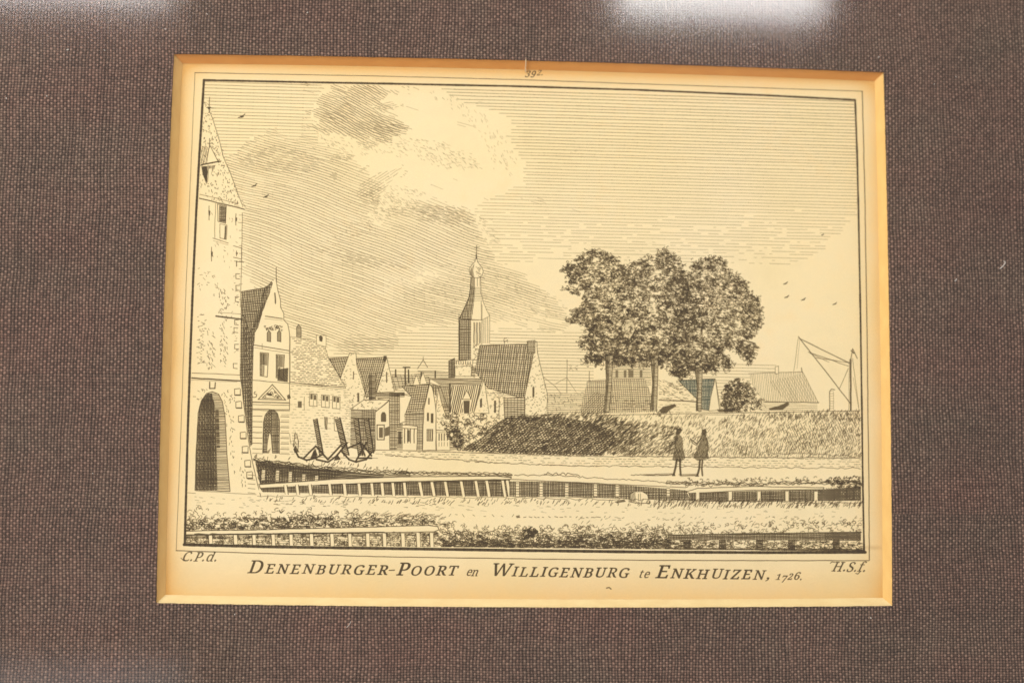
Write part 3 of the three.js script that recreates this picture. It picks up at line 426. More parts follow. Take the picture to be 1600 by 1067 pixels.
/* trees */ {
  const cr = [[880, 425], [886, 414], [900, 412], [908, 400], [922, 394], [934, 390], [948, 396], [958, 402], [968, 408], [976, 420], [980, 432], [984, 414], [996, 406], [1010, 405], [1024, 396], [1037, 391], [1050, 398], [1062, 406], [1072, 424], [1080, 430], [1084, 414], [1096, 406], [1112, 402], [1126, 405], [1136, 414], [1138, 424], [1152, 432], [1166, 442], [1172, 460], [1184, 468], [1188, 486], [1190, 500], [1180, 516], [1170, 512], [1178, 530], [1180, 560], [1172, 568], [1160, 556], [1146, 548], [1140, 540], [1128, 546], [1138, 560], [1144, 572], [1132, 574], [1122, 566], [1112, 572], [1120, 578], [1104, 582], [1092, 570], [1078, 584], [1062, 590], [1048, 584], [1052, 572], [1040, 562], [1030, 572], [1020, 560], [1006, 570], [996, 562], [984, 574], [974, 560], [960, 570], [950, 558], [940, 572], [926, 568], [912, 566], [918, 556], [930, 548], [916, 544], [904, 536], [916, 526], [922, 514], [906, 504], [888, 501], [895, 486], [912, 474], [914, 464], [900, 460], [884, 451], [890, 440]];
  const wavy = []; for (let i = 0; i < cr.length; i++) { const a = cr[i], b = cr[(i + 1) % cr.length]; for (let k = 0; k < 4; k++) { const t = k / 4; wavy.push([a[0] + (b[0] - a[0]) * t + rr(-4.2, 4.2), a[1] + (b[1] - a[1]) * t + rr(-4.2, 4.2)]); } }
  erase(wavy);
  const light = (x, y) => { let s = 0; for (const [cx, cy, r] of [[935, 420, 22], [940, 470, 30], [1020, 432, 30], [1018, 480, 26], [1120, 430, 26], [1130, 490, 34], [1030, 520, 20], [965, 530, 20], [1150, 520, 20], [1085, 540, 22]]) s += Math.exp(-((x - cx) ** 2 + (y - cy) ** 2) / (r * r)); return clamp(s); };
  const tone = (x, y) => clamp(0.72 - 0.2 * light(x, y) + fbm(x * 0.075, y * 0.095, 90) * 1.05);
  const dusk = (x, y) => { let v = 0; for (const [cx, cy, r] of [[1072, 485, 24], [1068, 520, 20], [978, 530, 20], [1050, 562, 26], [1085, 568, 18], [896, 432, 14], [915, 488, 15], [993, 440, 18], [1062, 455, 16], [930, 545, 14], [1130, 548, 14], [975, 565, 16], [1025, 570, 16], [1160, 545, 12]]) v += Math.exp(-((x - cx) ** 2 + (y - cy) ** 2) / (r * r)); return clamp(v); };
  const shade = (x, y) => clamp(tone(x, y) + 0.2 * dusk(x, y));
  leaves(wavy, 13500, 1.7, 0.8, 0.7, shade);
  leaves(wavy, 10500, 1.35, 1.0, 0.8, (x, y) => clamp(shade(x, y) * 1.5 - 0.72));
  for (let i = 0; i < 8500; i++) { const x = rr(878, 1192), y = rr(388, 590); if (!inside(wavy, x, y) || R() > shade(x, y) + 0.1) continue; const l = rr(2.5, 6), k = y + l * (0.1 + 0.25 * smooth(1060, 1180, x)), a = rr(-1.2, 1.2); stroke([[x, y], [x + l * 0.5, (y + k) / 2 + a], [x + l, k]], rr(0.7, 1.1), rr(0.45, 0.75)); }
  for (let i = 0; i < wavy.length; i++) { const [x, y] = wavy[i]; for (let k = 0; k < 3; k++) curl(x + rr(-4, 4), y + rr(-4, 4), rr(1, 2.4), 0.85, 0.7); }
  for (const t of [[[946, 556], [948, 600], [944, 644], [952, 644], [956, 600], [958, 556]], [[1017, 556], [1020, 600], [1016, 642], [1026, 642], [1028, 600], [1029, 556]], [[1086, 574], [1090, 606], [1088, 642], [1096, 642], [1097, 606], [1098, 574]]]) { erase(t); hatch(t, 4, 2.2, 1.1, 0.8); hatch(t.slice(0, 3).concat(t.slice(3).map(([x, y]) => [x - 4.5, y])), 88, 1.8, 1, 0.8); edge(t, 0.9, 0.8); }
  stroke([[1022, 575], [1021, 600], [1021, 640]], 1.6, 0.5);
  for (const [x, y, a, b] of [[948, 560, 16, 9], [968, 566, 14, 9], [1012, 564, 16, 10], [1034, 568, 14, 9], [1064, 578, 18, 10], [1098, 574, 18, 9], [1116, 574, 12, 7], [926, 560, 14, 7]]) { const e = []; for (let k = 0; k < 14; k++) e.push([x + Math.cos(k * 0.449) * a * rr(0.7, 1.2), y + Math.sin(k * 0.449) * b * rr(0.7, 1.2)]); leaves(e, 46, 2, 0.95, 0.7); }
  for (const g of [[[972, 508], [986, 500], [994, 512], [984, 530], [974, 524]], [[1040, 486], [1050, 478], [1056, 492], [1046, 504]], [[1024, 540], [1032, 536], [1034, 548], [1026, 552]], [[966, 536], [978, 538], [972, 552]]]) { erase(g); hatch(g, 4, 3, 0.8, 0.5); leaves(g, 26, 1.8, 0.8, 0.6); const [gx, gy, hx, hy] = box(g); leaves([[gx - 5, gy - 5], [hx + 5, gy - 5], [hx + 5, hy + 5], [gx - 5, hy + 5]], 40, 1.8, 0.9, 0.65); }
}
/* bush by the far house */ { const p = [[1128, 636], [1130, 612], [1138, 598], [1150, 592], [1166, 594], [1176, 604], [1188, 620], [1192, 638], [1170, 642], [1134, 643]]; erase(p); leaves(p, 760, 2.4, 0.85, 0.75, (x) => 1 - 0.55 * smooth(1150, 1190, x)); stipple([[1170, 612], [1200, 626], [1204, 640], [1180, 642]], 60, 3, 0.8, 0.6); }

/* garden shrubs before the embankment */ { const p = [[692, 650], [706, 644], [722, 648], [744, 646], [772, 650], [784, 660], [770, 670], [752, 682], [738, 692], [722, 700], [706, 684], [696, 668]]; erase(p); leaves(p, 420, 3, 0.85, 0.75, (x, y) => 0.75 + fbm(x * 0.05, y * 0.05, 3)); leaves([[690, 660], [716, 668], [728, 692], [716, 704], [702, 686]], 220, 2.2, 1.05, 0.85); }
/* embankment */ {
  const dark = [[720, 704], [734, 694], [752, 684], [768, 668], [786, 655], [812, 651], [850, 650], [905, 647], [934, 649], [958, 654], [985, 662], [1010, 666], [985, 676], [1005, 690], [975, 704], [955, 713], [880, 711], [790, 710]];
  const lite = [[905, 647], [960, 650], [1040, 648], [1120, 652], [1200, 646], [1343, 642], [1345, 716], [1180, 715], [955, 713]];
  erase(dark); erase(lite);
  const dk2 = [[720, 704], [734, 694], [752, 684], [768, 668], [786, 655], [812, 651], [880, 652], [925, 660], [960, 674], [962, 690], [940, 712], [880, 711], [790, 710]];
  hatch(dk2, 8, 3.0, 1.2, 0.8, { wob: 0.8, brk: 30, hole: 2 }); hatch(dk2, -38, 3.4, 1.35, 0.8, { wob: 0.7, brk: 22, hole: 2.4 }); hatch(dk2, 62, 4.6, 0.95, 0.6, { wob: 0.5 });
  grass(dark, 1700, 7, 1.1, 0.7, -35, (x) => 0.9 - 0.3 * smooth(930, 1010, x)); hatch([[925, 655], [1000, 664], [990, 690], [950, 712]], -25, 3.6, 1, 0.65, { brk: 10, hole: 5 });
  grass([[790, 652], [934, 645], [1010, 662], [930, 664], [820, 658]], 300, 4, 0.85, 0.7, -40);
  grass(lite, 5200, 4.4, 0.8, 0.55, -58, (x, y) => clamp(0.62 + fbm(x * 0.03, y * 0.05, 33) * 1.3 - 0.25 * smooth(960, 1000, x) * smooth(1110, 1060, x)));
  grass([[955, 660], [1060, 668], [1050, 712], [955, 712]], 700, 6, 0.9, 0.6, -35); hatch([[1160, 690], [1344, 670], [1344, 716], [1060, 714]], 78, 3.0, 0.75, 0.5, { brk: 9, hole: 4 }); hatch([[1210, 665], [1344, 652], [1344, 690], [1240, 705]], 66, 3.6, 0.9, 0.6, { brk: 9, hole: 6 });
  L(930, 649, 1343, 642, 0.9, 0.7); stipple([[1200, 644], [1344, 641], [1344, 656], [1200, 652]], 180, 5, 0.9, 0.65, 75, 20); scribbleLine(960, 713, 1345, 716, 0.8, 5, 1.1, 0.75); scribbleLine(1190, 707, 1345, 713, 2, 5, 0.9, 0.6);
}
/* cannons on the bank */ { fill([[1030, 642], [1036, 636], [1055, 631], [1057, 635], [1046, 641], [1042, 646], [1034, 646]], 0.78); stipple([[1024, 644], [1040, 646], [1030, 652], [1018, 650]], 30, 4, 0.8, 0.7, -30); path([[1046, 641], [1048, 647]], 1, 0.7); fill([[1120, 640], [1146, 638], [1152, 643], [1124, 644]], 0.7); }

/* quay paving, path and grass edge */ {
  const pave = [[586, 702], [720, 706], [960, 714], [1346, 717], [1346, 732], [1100, 730], [900, 728], [760, 725], [640, 714], [586, 712]]; erase(pave); bricks(pave, 7, 3.6, 0.75, 0.6, 0.012, 0.3); L(586, 703, 960, 714, 0.9, 0.7); scribbleLine(600, 711, 760, 722, 1.2, 5, 0.9, 0.7); scribbleLine(740, 722, 930, 729, 1.2, 5, 0.9, 0.7); scribbleLine(930, 728, 1346, 732, 1.4, 6, 0.9, 0.65);
}
/* two persons with their shadow */ {
  const a1 = [[1054, 682], [1062, 679], [1067, 685], [1068, 700], [1071, 716], [1063, 722], [1051, 719], [1054, 700]]; fill(a1, 0.3); hatch(a1, 70, 2, 1.1, 0.8); fill([[1057, 670], [1064, 669], [1066, 673], [1062, 679], [1057, 679]], 0.78); L(1055, 670, 1066, 672, 1.4, 0.8); stroke([[1059, 684], [1055, 692], [1047, 697], [1046, 692]], 1.8, 0.7); stroke([[1058, 718], [1056, 730], [1053, 742]], 3.2, 0.8); stroke([[1063, 718], [1063, 730], [1064, 742]], 3, 0.8); L(1051, 743, 1055, 743, 1.6, 0.8);
  const a2 = [[1095, 681], [1102, 677], [1107, 690], [1106, 706], [1108, 717], [1090, 720], [1084, 715], [1090, 700], [1094, 690]]; fill(a2, 0.3); hatch(a2, 75, 2, 1.1, 0.8); fill([[1097, 671], [1103, 670], [1105, 676], [1101, 680], [1097, 679]], 0.78); stroke([[1096, 684], [1090, 694], [1082, 688]], 1.8, 0.75); stroke([[1089, 696], [1082, 692], [1080, 686]], 1.4, 0.7); stroke([[1094, 719], [1093, 732], [1090, 743]], 3.1, 0.8); stroke([[1098, 719], [1097, 732], [1098, 743]], 2.6, 0.75); L(1087, 744, 1092, 744, 1.4, 0.8); stroke([[1105, 686], [1107, 700], [1104, 714]], 1.2, 0.7);
  hatch([[1003, 741], [1054, 739], [1056, 743], [1012, 744]], 1, 1.7, 1.0, 0.55); scribbleLine(985, 742, 1053, 742, 0.8, 4, 1.1, 0.7); hatch([[1060, 741], [1092, 740], [1090, 744], [1064, 745]], 0, 1.6, 1.1, 0.6);
}
/* canal: far bank, plank walk with posts */ {
  const bank = [[397, 718], [420, 722], [470, 729], [540, 737], [610, 742], [700, 745], [800, 742], [800, 752], [630, 750], [500, 755], [406, 760]]; erase(bank);
  const bd = [[398, 720], [440, 725], [520, 735], [600, 742], [598, 747], [500, 752], [406, 758]]; hatch(bd, 4, 2.4, 1.45, 0.95); hatch([[398, 720], [470, 729], [540, 737], [520, 748], [406, 758]], 88, 2.5, 1.4, 0.92); fill([[398, 720], [440, 726], [520, 736], [640, 743], [640, 746], [500, 748], [440, 746]], 0.35); hatch([[600, 741], [700, 744], [800, 743], [798, 747], [640, 748]], 1, 2.2, 1.1, 0.75); hatch([[398, 720], [440, 725], [430, 756], [404, 757]], 60, 3.6, 1, 0.8);
  for (const [x, y] of [[409, 734], [431, 735], [451, 737], [472, 741], [492, 743]]) { erase([[x, y], [x + 5, y], [x + 4, y + 17], [x - 1, y + 17]]); hatch([[x, y], [x + 5, y], [x + 4, y + 17], [x - 1, y + 17]], 4, 2.6, 0.9, 0.7); }
  for (let k = 0; k < 4; k++) { scribbleLine(396, 716 + k * 1.4, 520, 731 + k * 1.5, 1.8, 4, 1.05, 0.8); scribbleLine(510, 730 + k * 1.6, 640, 738 + k * 1.4, 1.8, 4, 1.05, 0.8); scribbleLine(620, 737 + k, 800, 740 + k * 1.2, 1.6, 4, 0.95, 0.75); }
  grass([[396, 712], [640, 734], [640, 742], [396, 722]], 220, 4, 0.9, 0.75, -60);
  const under = [[404, 757], [500, 754], [630, 750], [800, 746], [800, 778], [640, 776], [500, 773], [404, 770]]; erase(under);
  cross([[404, 760], [500, 757], [630, 753], [796, 750], [796, 776], [640, 774], [500, 771], [410, 769]], 1, 90, 2.35, 1.3, 0.93);
  const plank = [[404, 757], [520, 749], [630, 745], [770, 744], [799, 746], [798, 749], [640, 752], [520, 757], [406, 763]]; block(plank, 1.1, 0.8); L(500, 758, 796, 750, 1.8, 0.85);
  for (const x of [443, 461, 481, 512, 535, 558, 578, 594, 611, 629, 653, 672, 693, 718, 741, 758, 783, 790]) { const top = 759 - (x - 404) * 0.022, lean = x > 640 ? 4 : 2, h = 13 + (x - 404) * 0.033; const q = [[x, top], [x + 5, top], [x + 5 + lean, top + h], [x + lean, top + h]]; erase(q); L(q[1][0], q[1][1], q[2][0], q[2][1], 1.1, 0.8); L(q[0][0], q[0][1], q[3][0], q[3][1], 0.8, 0.6); }
  const right = [[798, 748], [900, 750], [1000, 758], [1070, 762], [1346, 757], [1346, 784], [1290, 786], [1060, 786], [1000, 782], [900, 779], [798, 778]]; erase(right);
  cross([[796, 752], [900, 753], [1000, 760], [1072, 766], [1080, 782], [1000, 780], [900, 777], [796, 776]], 1, 90, 2.4, 1.2, 0.9); L(798, 749, 1072, 762, 1, 0.75); scribbleLine(805, 742, 900, 744, 1.6, 5, 0.95, 0.75); scribbleLine(850, 740, 905, 742, 2.4, 3, 1, 0.8); scribbleLine(900, 745, 1080, 756, 1.4, 5, 0.9, 0.7);
  for (const x of [806, 843, 883, 928, 962, 1042]) { const q = [[x, 753 + (x - 800) * 0.03], [x + 5, 753 + (x - 800) * 0.03], [x + 5, 776], [x, 776]]; erase(q); hatch(q, 2, 4.2, 1, 0.75); }
  const rd = [[1076, 770], [1290, 765], [1346, 760], [1346, 782], [1200, 784], [1080, 783]]; cross(rd, 1, 90, 2.3, 1.3, 0.93); hatch([[1278, 764], [1346, 758], [1346, 782], [1290, 780]], 45, 3, 1.1, 0.85);
  block([[1073, 768], [1090, 763], [1180, 760], [1288, 762], [1287, 765], [1180, 766], [1090, 770], [1078, 771]], 1, 0.8);
  for (const x of [1088, 1139, 1184, 1228, 1273]) erase([[x, 768], [x + 5, 768], [x + 5, 783], [x, 783]]);
  for (let k = 0; k < 3; k++) { scribbleLine(1040, 753 + k * 1.5, 1200, 756 + k, 2, 4.5, 0.95, 0.75); scribbleLine(1200, 753 + k * 1.5, 1346, 752 + k * 2, 2, 4.5, 1, 0.8); }
  leaves([[1290, 748], [1346, 744], [1346, 762], [1290, 760]], 120, 2.4, 0.95, 0.8); leaves([[1070, 748], [1290, 746], [1290, 758], [1070, 760]], 130, 2, 0.85, 0.65);
  const st = [[983, 784], [984, 772], [992, 768], [1004, 768], [1012, 773], [1015, 786], [1000, 787]]; block(st, 1, 0.8); hatch([[984, 772], [993, 769], [994, 784], [984, 785]], 80, 2, 1, 0.8); L(998, 772, 998, 782, 1, 0.6); L(1001, 771, 1001, 782, 0.8, 0.6); fill([[960, 784], [976, 781], [978, 784], [964, 786]], 0.7);
  // grass fringe on the near bank
  grass([[410, 778], [800, 781], [1346, 787], [1346, 795], [800, 790], [420, 786]], 620, 5, 0.9, 0.7, -55); grass([[1020, 784], [1346, 786], [1346, 794], [1020, 796]], 260, 6, 0.95, 0.75, -60);
  scribbleLine(400, 775, 800, 778, 1.5, 7, 0.8, 0.55); scribbleLine(800, 778, 1346, 786, 1.8, 6, 0.85, 0.65); stipple([[420, 782], [640, 784], [760, 792], [430, 794]], 90, 5, 0.8, 0.5, 2, 10); stipple([[800, 790], [1346, 794], [1346, 806], [800, 800]], 70, 5, 0.7, 0.4, 2, 12); stipple([[300, 776], [420, 778], [420, 794], [300, 794]], 30, 5, 0.7, 0.4, 2, 12); stipple([[610, 788], [760, 790], [760, 800], [610, 796]], 16, 8, 0.6, 0.4, 4, 5);
  for (let x = 808; x < 935; x += rr(5, 11)) L(x, 808 + rr(-1, 1), x + rr(2, 5), 808 + rr(-1, 1), 1, 0.65); for (let x = 630; x < 806; x += rr(8, 18)) L(x, 806 + rr(-3, 3), x + 3, 806 + rr(-3, 3), 0.9, 0.5); fill([[806, 806], [812, 805], [812, 809], [807, 809]], 0.6);
}
/* foreground shrubs, plank walk and wall */ {
  leaves([[290, 806], [300, 794], [316, 792], [330, 800], [360, 797], [380, 801], [400, 797], [430, 794], [450, 800], [480, 794], [500, 794], [520, 798], [560, 796], [600, 805], [640, 803], [664, 808], [690, 818], [640, 824], [500, 826], [288, 830]], 900, 3.1, 0.9, 0.7, (x, y) => clamp(0.35 + 0.5 * smooth(798, 816, y) + fbm(x * 0.04, y * 0.06, 21) * 0.9));
  leaves([[288, 812], [400, 810], [520, 808], [520, 822], [400, 826], [288, 830]], 260, 2.6, 1.0, 0.75);
  grass([[540, 800], [690, 806], [690, 820], [540, 818]], 120, 10, 0.8, 0.6, -22); stipple([[288, 822], [600, 816], [600, 826], [288, 832]], 220, 5, 0.95, 0.75, 4, 14);
  stipple([[288, 812], [420, 808], [600, 808], [680, 812], [690, 822], [600, 828], [288, 832]], 620, 6, 0.85, 0.6, 3, 14);
  const plank = [[289, 830], [400, 828], [520, 825], [600, 823], [670, 821], [684, 823], [686, 828], [678, 831], [600, 832], [480, 833], [380, 835], [289, 837]]; block(plank, 1.1, 0.8); L(289, 836, 600, 832, 1.8, 0.85); scribbleLine(300, 835, 520, 833, 1, 12, 1.6, 0.8);
  const under = [[288, 838], [400, 836], [600, 833], [684, 832], [684, 856], [288, 852]]; erase(under); leaves(under, 900, 2.2, 0.85, 0.62); hatch(under, 2, 3.2, 0.8, 0.5, { wob: 0.8 }); hatch([[288, 838], [684, 832], [684, 837], [288, 842]], 1, 2, 1, 0.7);
  for (const x of [325, 364, 393, 423, 451, 483, 515, 543, 571, 597, 626, 650, 671]) { const t = 837 - (x - 290) * 0.011, q = [[x, t], [x + 6, t], [x + 7, 852 + (x - 290) * 0.01], [x + 1, 852 + (x - 290) * 0.01]]; erase(q); L(q[0][0], q[0][1], q[3][0], q[3][1], 1.1, 0.8); L(q[1][0], q[1][1], q[2][0], q[2][1], 0.8, 0.6); }
  const sh = [[684, 822], [700, 814], [724, 820], [760, 820], [800, 824], [824, 820], [840, 820], [870, 824], [890, 820], [910, 820], [960, 824], [1010, 822], [1045, 826], [1050, 858], [684, 856]];
  leaves(sh, 1350, 3.1, 0.9, 0.68, (x, y) => clamp(0.45 + 0.5 * smooth(822, 850, y) + fbm(x * 0.05, y * 0.07, 61) * 0.9)); leaves([[690, 836], [1048, 836], [1048, 858], [690, 855]], 330, 2.6, 1.0, 0.7); leaves([[815, 828], [832, 822], [842, 832], [830, 842], [818, 840]], 60, 2, 1.3, 0.9); stipple([[684, 844], [1050, 846], [1050, 858], [684, 856]], 420, 7, 0.95, 0.75, 2, 8);
  stipple([[690, 828], [1046, 830], [1046, 858], [690, 856]], 700, 6, 0.9, 0.62, 2, 12); hatch([[690, 846], [1046, 850], [1046, 860], [690, 857]], 1, 2.6, 0.9, 0.6, { wob: 0.8, brk: 22, hole: 3 });
  leaves([[1000, 822], [1060, 818], [1346, 812], [1346, 834], [1000, 838]], 760, 2.6, 0.85, 0.66, (x, y) => 0.5 + fbm(x * 0.05, y * 0.07, 67) * 1.1); stipple([[900, 808], [1346, 806], [1346, 824], [900, 824]], 150, 4, 0.8, 0.55, -20, 40);
  hatch([[896, 832], [912, 832], [912, 850], [896, 848]], 0, 3, 1, 0.7);
  const wall = [[1044, 836], [1160, 833], [1346, 831], [1346, 845], [1160, 844], [1044, 844]]; erase(wall); hatch(wall, 0, 2.1, 1.25, 0.85); hatch(wall, 92, 2.4, 1.1, 0.8); hatch([[1290, 832], [1346, 831], [1346, 845], [1290, 844]], 45, 2.6, 1.1, 0.8); L(1044, 836, 1346, 832, 1.2, 0.8);
  const base = [[1044, 844], [1346, 846], [1349, 862], [1044, 858]]; leaves(base, 520, 2.2, 0.85, 0.62); stipple(base, 300, 7, 0.9, 0.7, 1, 6);
  for (const x of [1068, 1124, 1182, 1232, 1302]) { const q = [[x, 844], [x + 11, 844], [x + 11, 862], [x, 862]]; hatch(q, 0, 1.9, 1.2, 0.85); hatch(q, 90, 2.2, 1, 0.75); }
  fill([[1044, 856], [1352, 858], [1352, 864], [1044, 861]], 0.6);
}
c.restore();

/* border lines */ {
  const bar = (a, b, w, n = 60) => { const p = []; for (let i = 0; i <= n; i++) { const t = i / n; p.push([a[0] + (b[0] - a[0]) * t, a[1] + (b[1] - a[1]) * t]); } for (let i = 0; i < n; i++) stroke([p[i], p[i + 1]], w * (0.86 + 0.3 * fbm(i * 0.35, w, a[0] * 0.01)), 0.92); };
  const tops = [[318, 125], [460, 128], [600, 130.5], [800, 134.5], [1000, 140.5], [1200, 149], [1337, 156]], right = [[1337, 156], [1340, 240], [1342, 320], [1345, 480], [1347.5, 640], [1349, 760], [1351, 863]], bot = [[287, 851], [420, 854.5], [600, 857], [800, 860], [1000, 862.5], [1200, 863.5], [1353, 863]], left = [[318, 125], [311, 240], [306, 330], [301, 440], [296.5, 560], [292.5, 680], [288, 851]];
  const run = (l, w) => { for (let i = 1; i < l.length; i++) bar(l[i - 1], l[i], w, 16); };
  run(tops, 3.5); run(right, 3.3); run(bot, 5.0); run(left, 4.1);
  fill([[1338, 856], [1353, 861], [1352, 865], [1340, 865]], 0.9);
  const thin = [[304, 113.5], [600, 119], [800, 124], [1000, 131], [1200, 137.5], [1348, 142.5]]; for (let i = 1; i < thin.length; i++) L(...thin[i - 1], ...thin[i], 1.2, 0.62, 0.2);
  const tr = [[1348, 142.5], [1352, 300], [1355, 480], [1357, 640], [1358.5, 760], [1359, 875]]; for (let i = 1; i < tr.length; i++) L(...tr[i - 1], ...tr[i], 1.5, 0.72, 0.2);
  const tb = [[274.5, 860.5], [420, 865], [600, 870], [800, 873], [1000, 875.5], [1200, 876], [1359, 876]]; for (let i = 1; i < tb.length; i++) L(...tb[i - 1], ...tb[i], 1.3, 0.7, 0.2);
  const tl = [[304, 113.5], [296, 300], [288, 500], [281, 700], [274.5, 860.5]]; for (let i = 1; i < tl.length; i++) L(...tl[i - 1], ...tl[i], 1, 0.5, 0.2);
}
/* lettering */
function glyph(ch, x, y, size, o = {}) {                              // one slanted letter with its foot at x, y
  const a = P(x, y), b = P(x + 10, y + 10 * (o.slope ?? 0.0125)), d = P(x, y + 10), k = (o.wide ?? 1), sl = o.slant ?? 0.36;
  const ux = [(b[0] - a[0]) / 10, (b[1] - a[1]) / 10], uy = [(d[0] - a[0]) / 10, (d[1] - a[1]) / 10];
  c.save(); c.setTransform(ux[0] * k, ux[1] * k, uy[0] - sl * ux[0], uy[1] - sl * ux[1], a[0], a[1]);
  c.rotate(rr(-0.012, 0.012)); c.translate(rr(-0.25, 0.25), rr(-0.3, 0.3)); const heavy = o.heavy; o = { ...o, heavy: (heavy ?? 0.66) * rr(0.75, 1.2) }; c.font = size * rr(0.98, 1.025) + 'px serif'; c.globalAlpha = (o.alpha ?? 0.95) * rr(0.92, 1); c.fillText(ch, 0, 0); c.lineWidth = o.heavy; c.strokeText(ch, 0, 0); const w = c.measureText(ch).width * k;
  c.restore(); c.globalAlpha = 1; return w;
}
function word(text, x0, x1, y0, y1, big, small, o = {}) {            // letters spread so that the word runs from x0 to x1
  const s = [...text], size = (i) => (i === 0 || s[i - 1] === '-' && big ? big : small);
  const wid = s.map((ch, i) => { c.font = (o.bold ? 'bold ' : '') + size(i) + 'px serif'; return c.measureText(ch).width * (o.wide ?? 1); });
  const gap = s.length > 1 ? (x1 - x0 - wid.reduce((p, q) => p + q, 0)) / (s.length - 1) : 0;
  let x = x0; s.forEach((ch, i) => { glyph(ch, x, y0 + (y1 - y0) * (x - x0) / Math.max(1, x1 - x0), size(i), o); x += wid[i] + gap; });
}
c.fillStyle = INK;
{
  const foot = (x) => 895.5 + (x - 383) * 0.0122, w = (t, a, b, big, small, o) => word(t, a, b, foot(a), foot(b), big, small, o);
  w('DENENBURGER', 385, 604, 28, 20.5, { wide: 1.17 }); L(608, foot(608) - 7, 616, foot(616) - 7.5, 1.5, 0.85, 0.1); w('POORT', 618, 712, 28, 20.5, { wide: 1.17 });
  w('en', 727, 746, 18, 18, { wide: 0.92, slant: 0.42, heavy: 0.4 }); w('WILLIGENBURG', 764, 981, 27, 20.5, { wide: 1.14 }); w('te', 997, 1014, 18, 18, { wide: 0.95, slant: 0.42, heavy: 0.4 });
  w('ENKHUIZEN,', 1023, 1203, 28, 20.5, { wide: 1.17 }); for (const [ch, x, dy, sz] of [['1', 1211, 0, 12.5], ['7', 1219, 4, 15], ['2', 1230, 0, 13], ['6', 1239, 0, 16], ['.', 1249, 0, 15]]) glyph(ch, x, foot(x) + dy, sz, { slant: 0.42, heavy: 0.4, wide: ch === '1' ? 1.3 : 1.08 });
  word('C.P.d.', 282, 338, 876.5, 877, 20, 20, { slant: 0.48, heavy: 0.3, alpha: 0.9 }); word('H.S.f.', 1299, 1353, 893, 893.5, 21, 21, { slant: 0.48, heavy: 0.3, alpha: 0.92 });
  stroke([[1298, 880], [1301, 878], [1306, 879]], 1.1, 0.8); stroke([[1345, 893], [1341, 897], [1338, 896]], 1.3, 0.8); stroke([[282, 872], [286, 876], [292, 876.5]], 1, 0.7);
  for (const [ch, x, dy, sz] of [['3', 819, 3, 14], ['9', 828, 3, 14], ['2', 838, 0, 11.5], ['.', 845, 0, 12]]) glyph(ch, x, 117.5 + dy, sz, { slant: 0.42, heavy: 0.4, alpha: 0.88 });
  stroke([[948, 919], [952, 918], [955, 920.5]], 1.8, 0.7);
}

/* paper */
const paper = document.createElement('canvas'); paper.width = TW; paper.height = TH;
const pc = paper.getContext('2d');
{
  const img = pc.createImageData(TW, TH), inkData = c.getImageData(0, 0, TW, TH).data, d = img.data;
  const ex = W2 - INSET, ez = H2 - INSET, mm = 1000 / PPM;
  for (let y = 0; y < TH; y++) for (let x = 0; x < TW; x++) {
    const X = x * mm - SX * 1000, Z = y * mm - SZ * 1000;             // millimetres from the middle of the sheet
    const dl = X + ex * 1000, dr = ex * 1000 - X, dt = Z + ez * 1000, db = ez * 1000 - Z, n1 = N.noise(X * 0.12, Z * 0.12, 3), n2 = N.noise(X * 0.6, Z * 0.6, 5), n3 = N.noise(X * 4.1, Z * 4.1, 7), n4 = N.noise(X * 11, Z * 9, 9);
    // acid-core yellowing with edge shade painted in, a toned foot, faint foxing
    const burnShade = clamp(Math.exp(-Math.max(0, dl + n1 * 0.5) / 1.5) * 0.9 + Math.exp(-Math.max(0, dr + n1 * 0.5) / 1.8) * 0.7 + Math.exp(-Math.max(0, dt) / 1.3) * 0.95 + Math.exp(-Math.max(0, db) / 2.4) * 0.42 + n2 * 0.06 + n1 * 0.08, 0, 1.1);
    const foot = smooth(7.5, 1.5, db + n2 * 1.6 + n1) * 0.3, fox = Math.max(0, n1 * 0.5 + n2 * 0.28 - 0.25) * 0.22 + (n3 > 0.55 && n2 > 0.1 ? 0.14 * smooth(0.55, 0.8, n3) : 0);
    const s = clamp(burnShade * 0.85 + foot * 0.5 + fox, 0, 1.2), g = 1 + n3 * 0.014 + n4 * 0.018 + n2 * 0.012 + n1 * 0.014;
    const hue = n1 * 4 + N.noise(X * 0.05, Z * 0.05, 44) * 7; let r = 243 - 20 * s, gg = 221.5 - 53 * s + hue * 0.25, b = 172 - 82 * s + hue;
    const i = (y * TW + x) * 4, a = inkData[i + 3] / 255;
    // one brown streak by the lower right corner
    const st = Math.exp(-(((X - 53.4) / 1.6) ** 2) - (((Z - 33.2) / 0.32) ** 2)) * 0.3; r -= 60 * st; gg -= 75 * st; b -= 70 * st;
    const ir = a ? inkData[i] : 0, ig = a ? inkData[i + 1] : 0, ib = a ? inkData[i + 2] : 0;
    d[i] = clamp(r * g, 0, 255) * (1 - a) + ir * a; d[i + 1] = clamp(gg * g, 0, 255) * (1 - a) + ig * a; d[i + 2] = clamp(b * g, 0, 255) * (1 - a) + ib * a; d[i + 3] = 255;
  }
  pc.putImageData(img, 0, 0);
}
const paperTex = new THREE.CanvasTexture(paper); paperTex.colorSpace = THREE.SRGBColorSpace; paperTex.magFilter = THREE.LinearFilter; paperTex.anisotropy = 8;
function fibreBump() {
  const S = 1024, d = new Uint8Array(S * S * 4);
  for (let y = 0; y < S; y++) for (let x = 0; x < S; x++) { const v = clamp(0.5 + fbm(x * 0.02, y * 0.02, 1) * 0.5 + N.noise(x * 0.35, y * 0.3, 4) * 0.14, 0, 1) * 255, i = (y * S + x) * 4; d[i] = d[i + 1] = d[i + 2] = v; d[i + 3] = 255; }
  const t = new THREE.DataTexture(d, S, S); t.magFilter = THREE.LinearFilter; t.needsUpdate = true; return t;
}
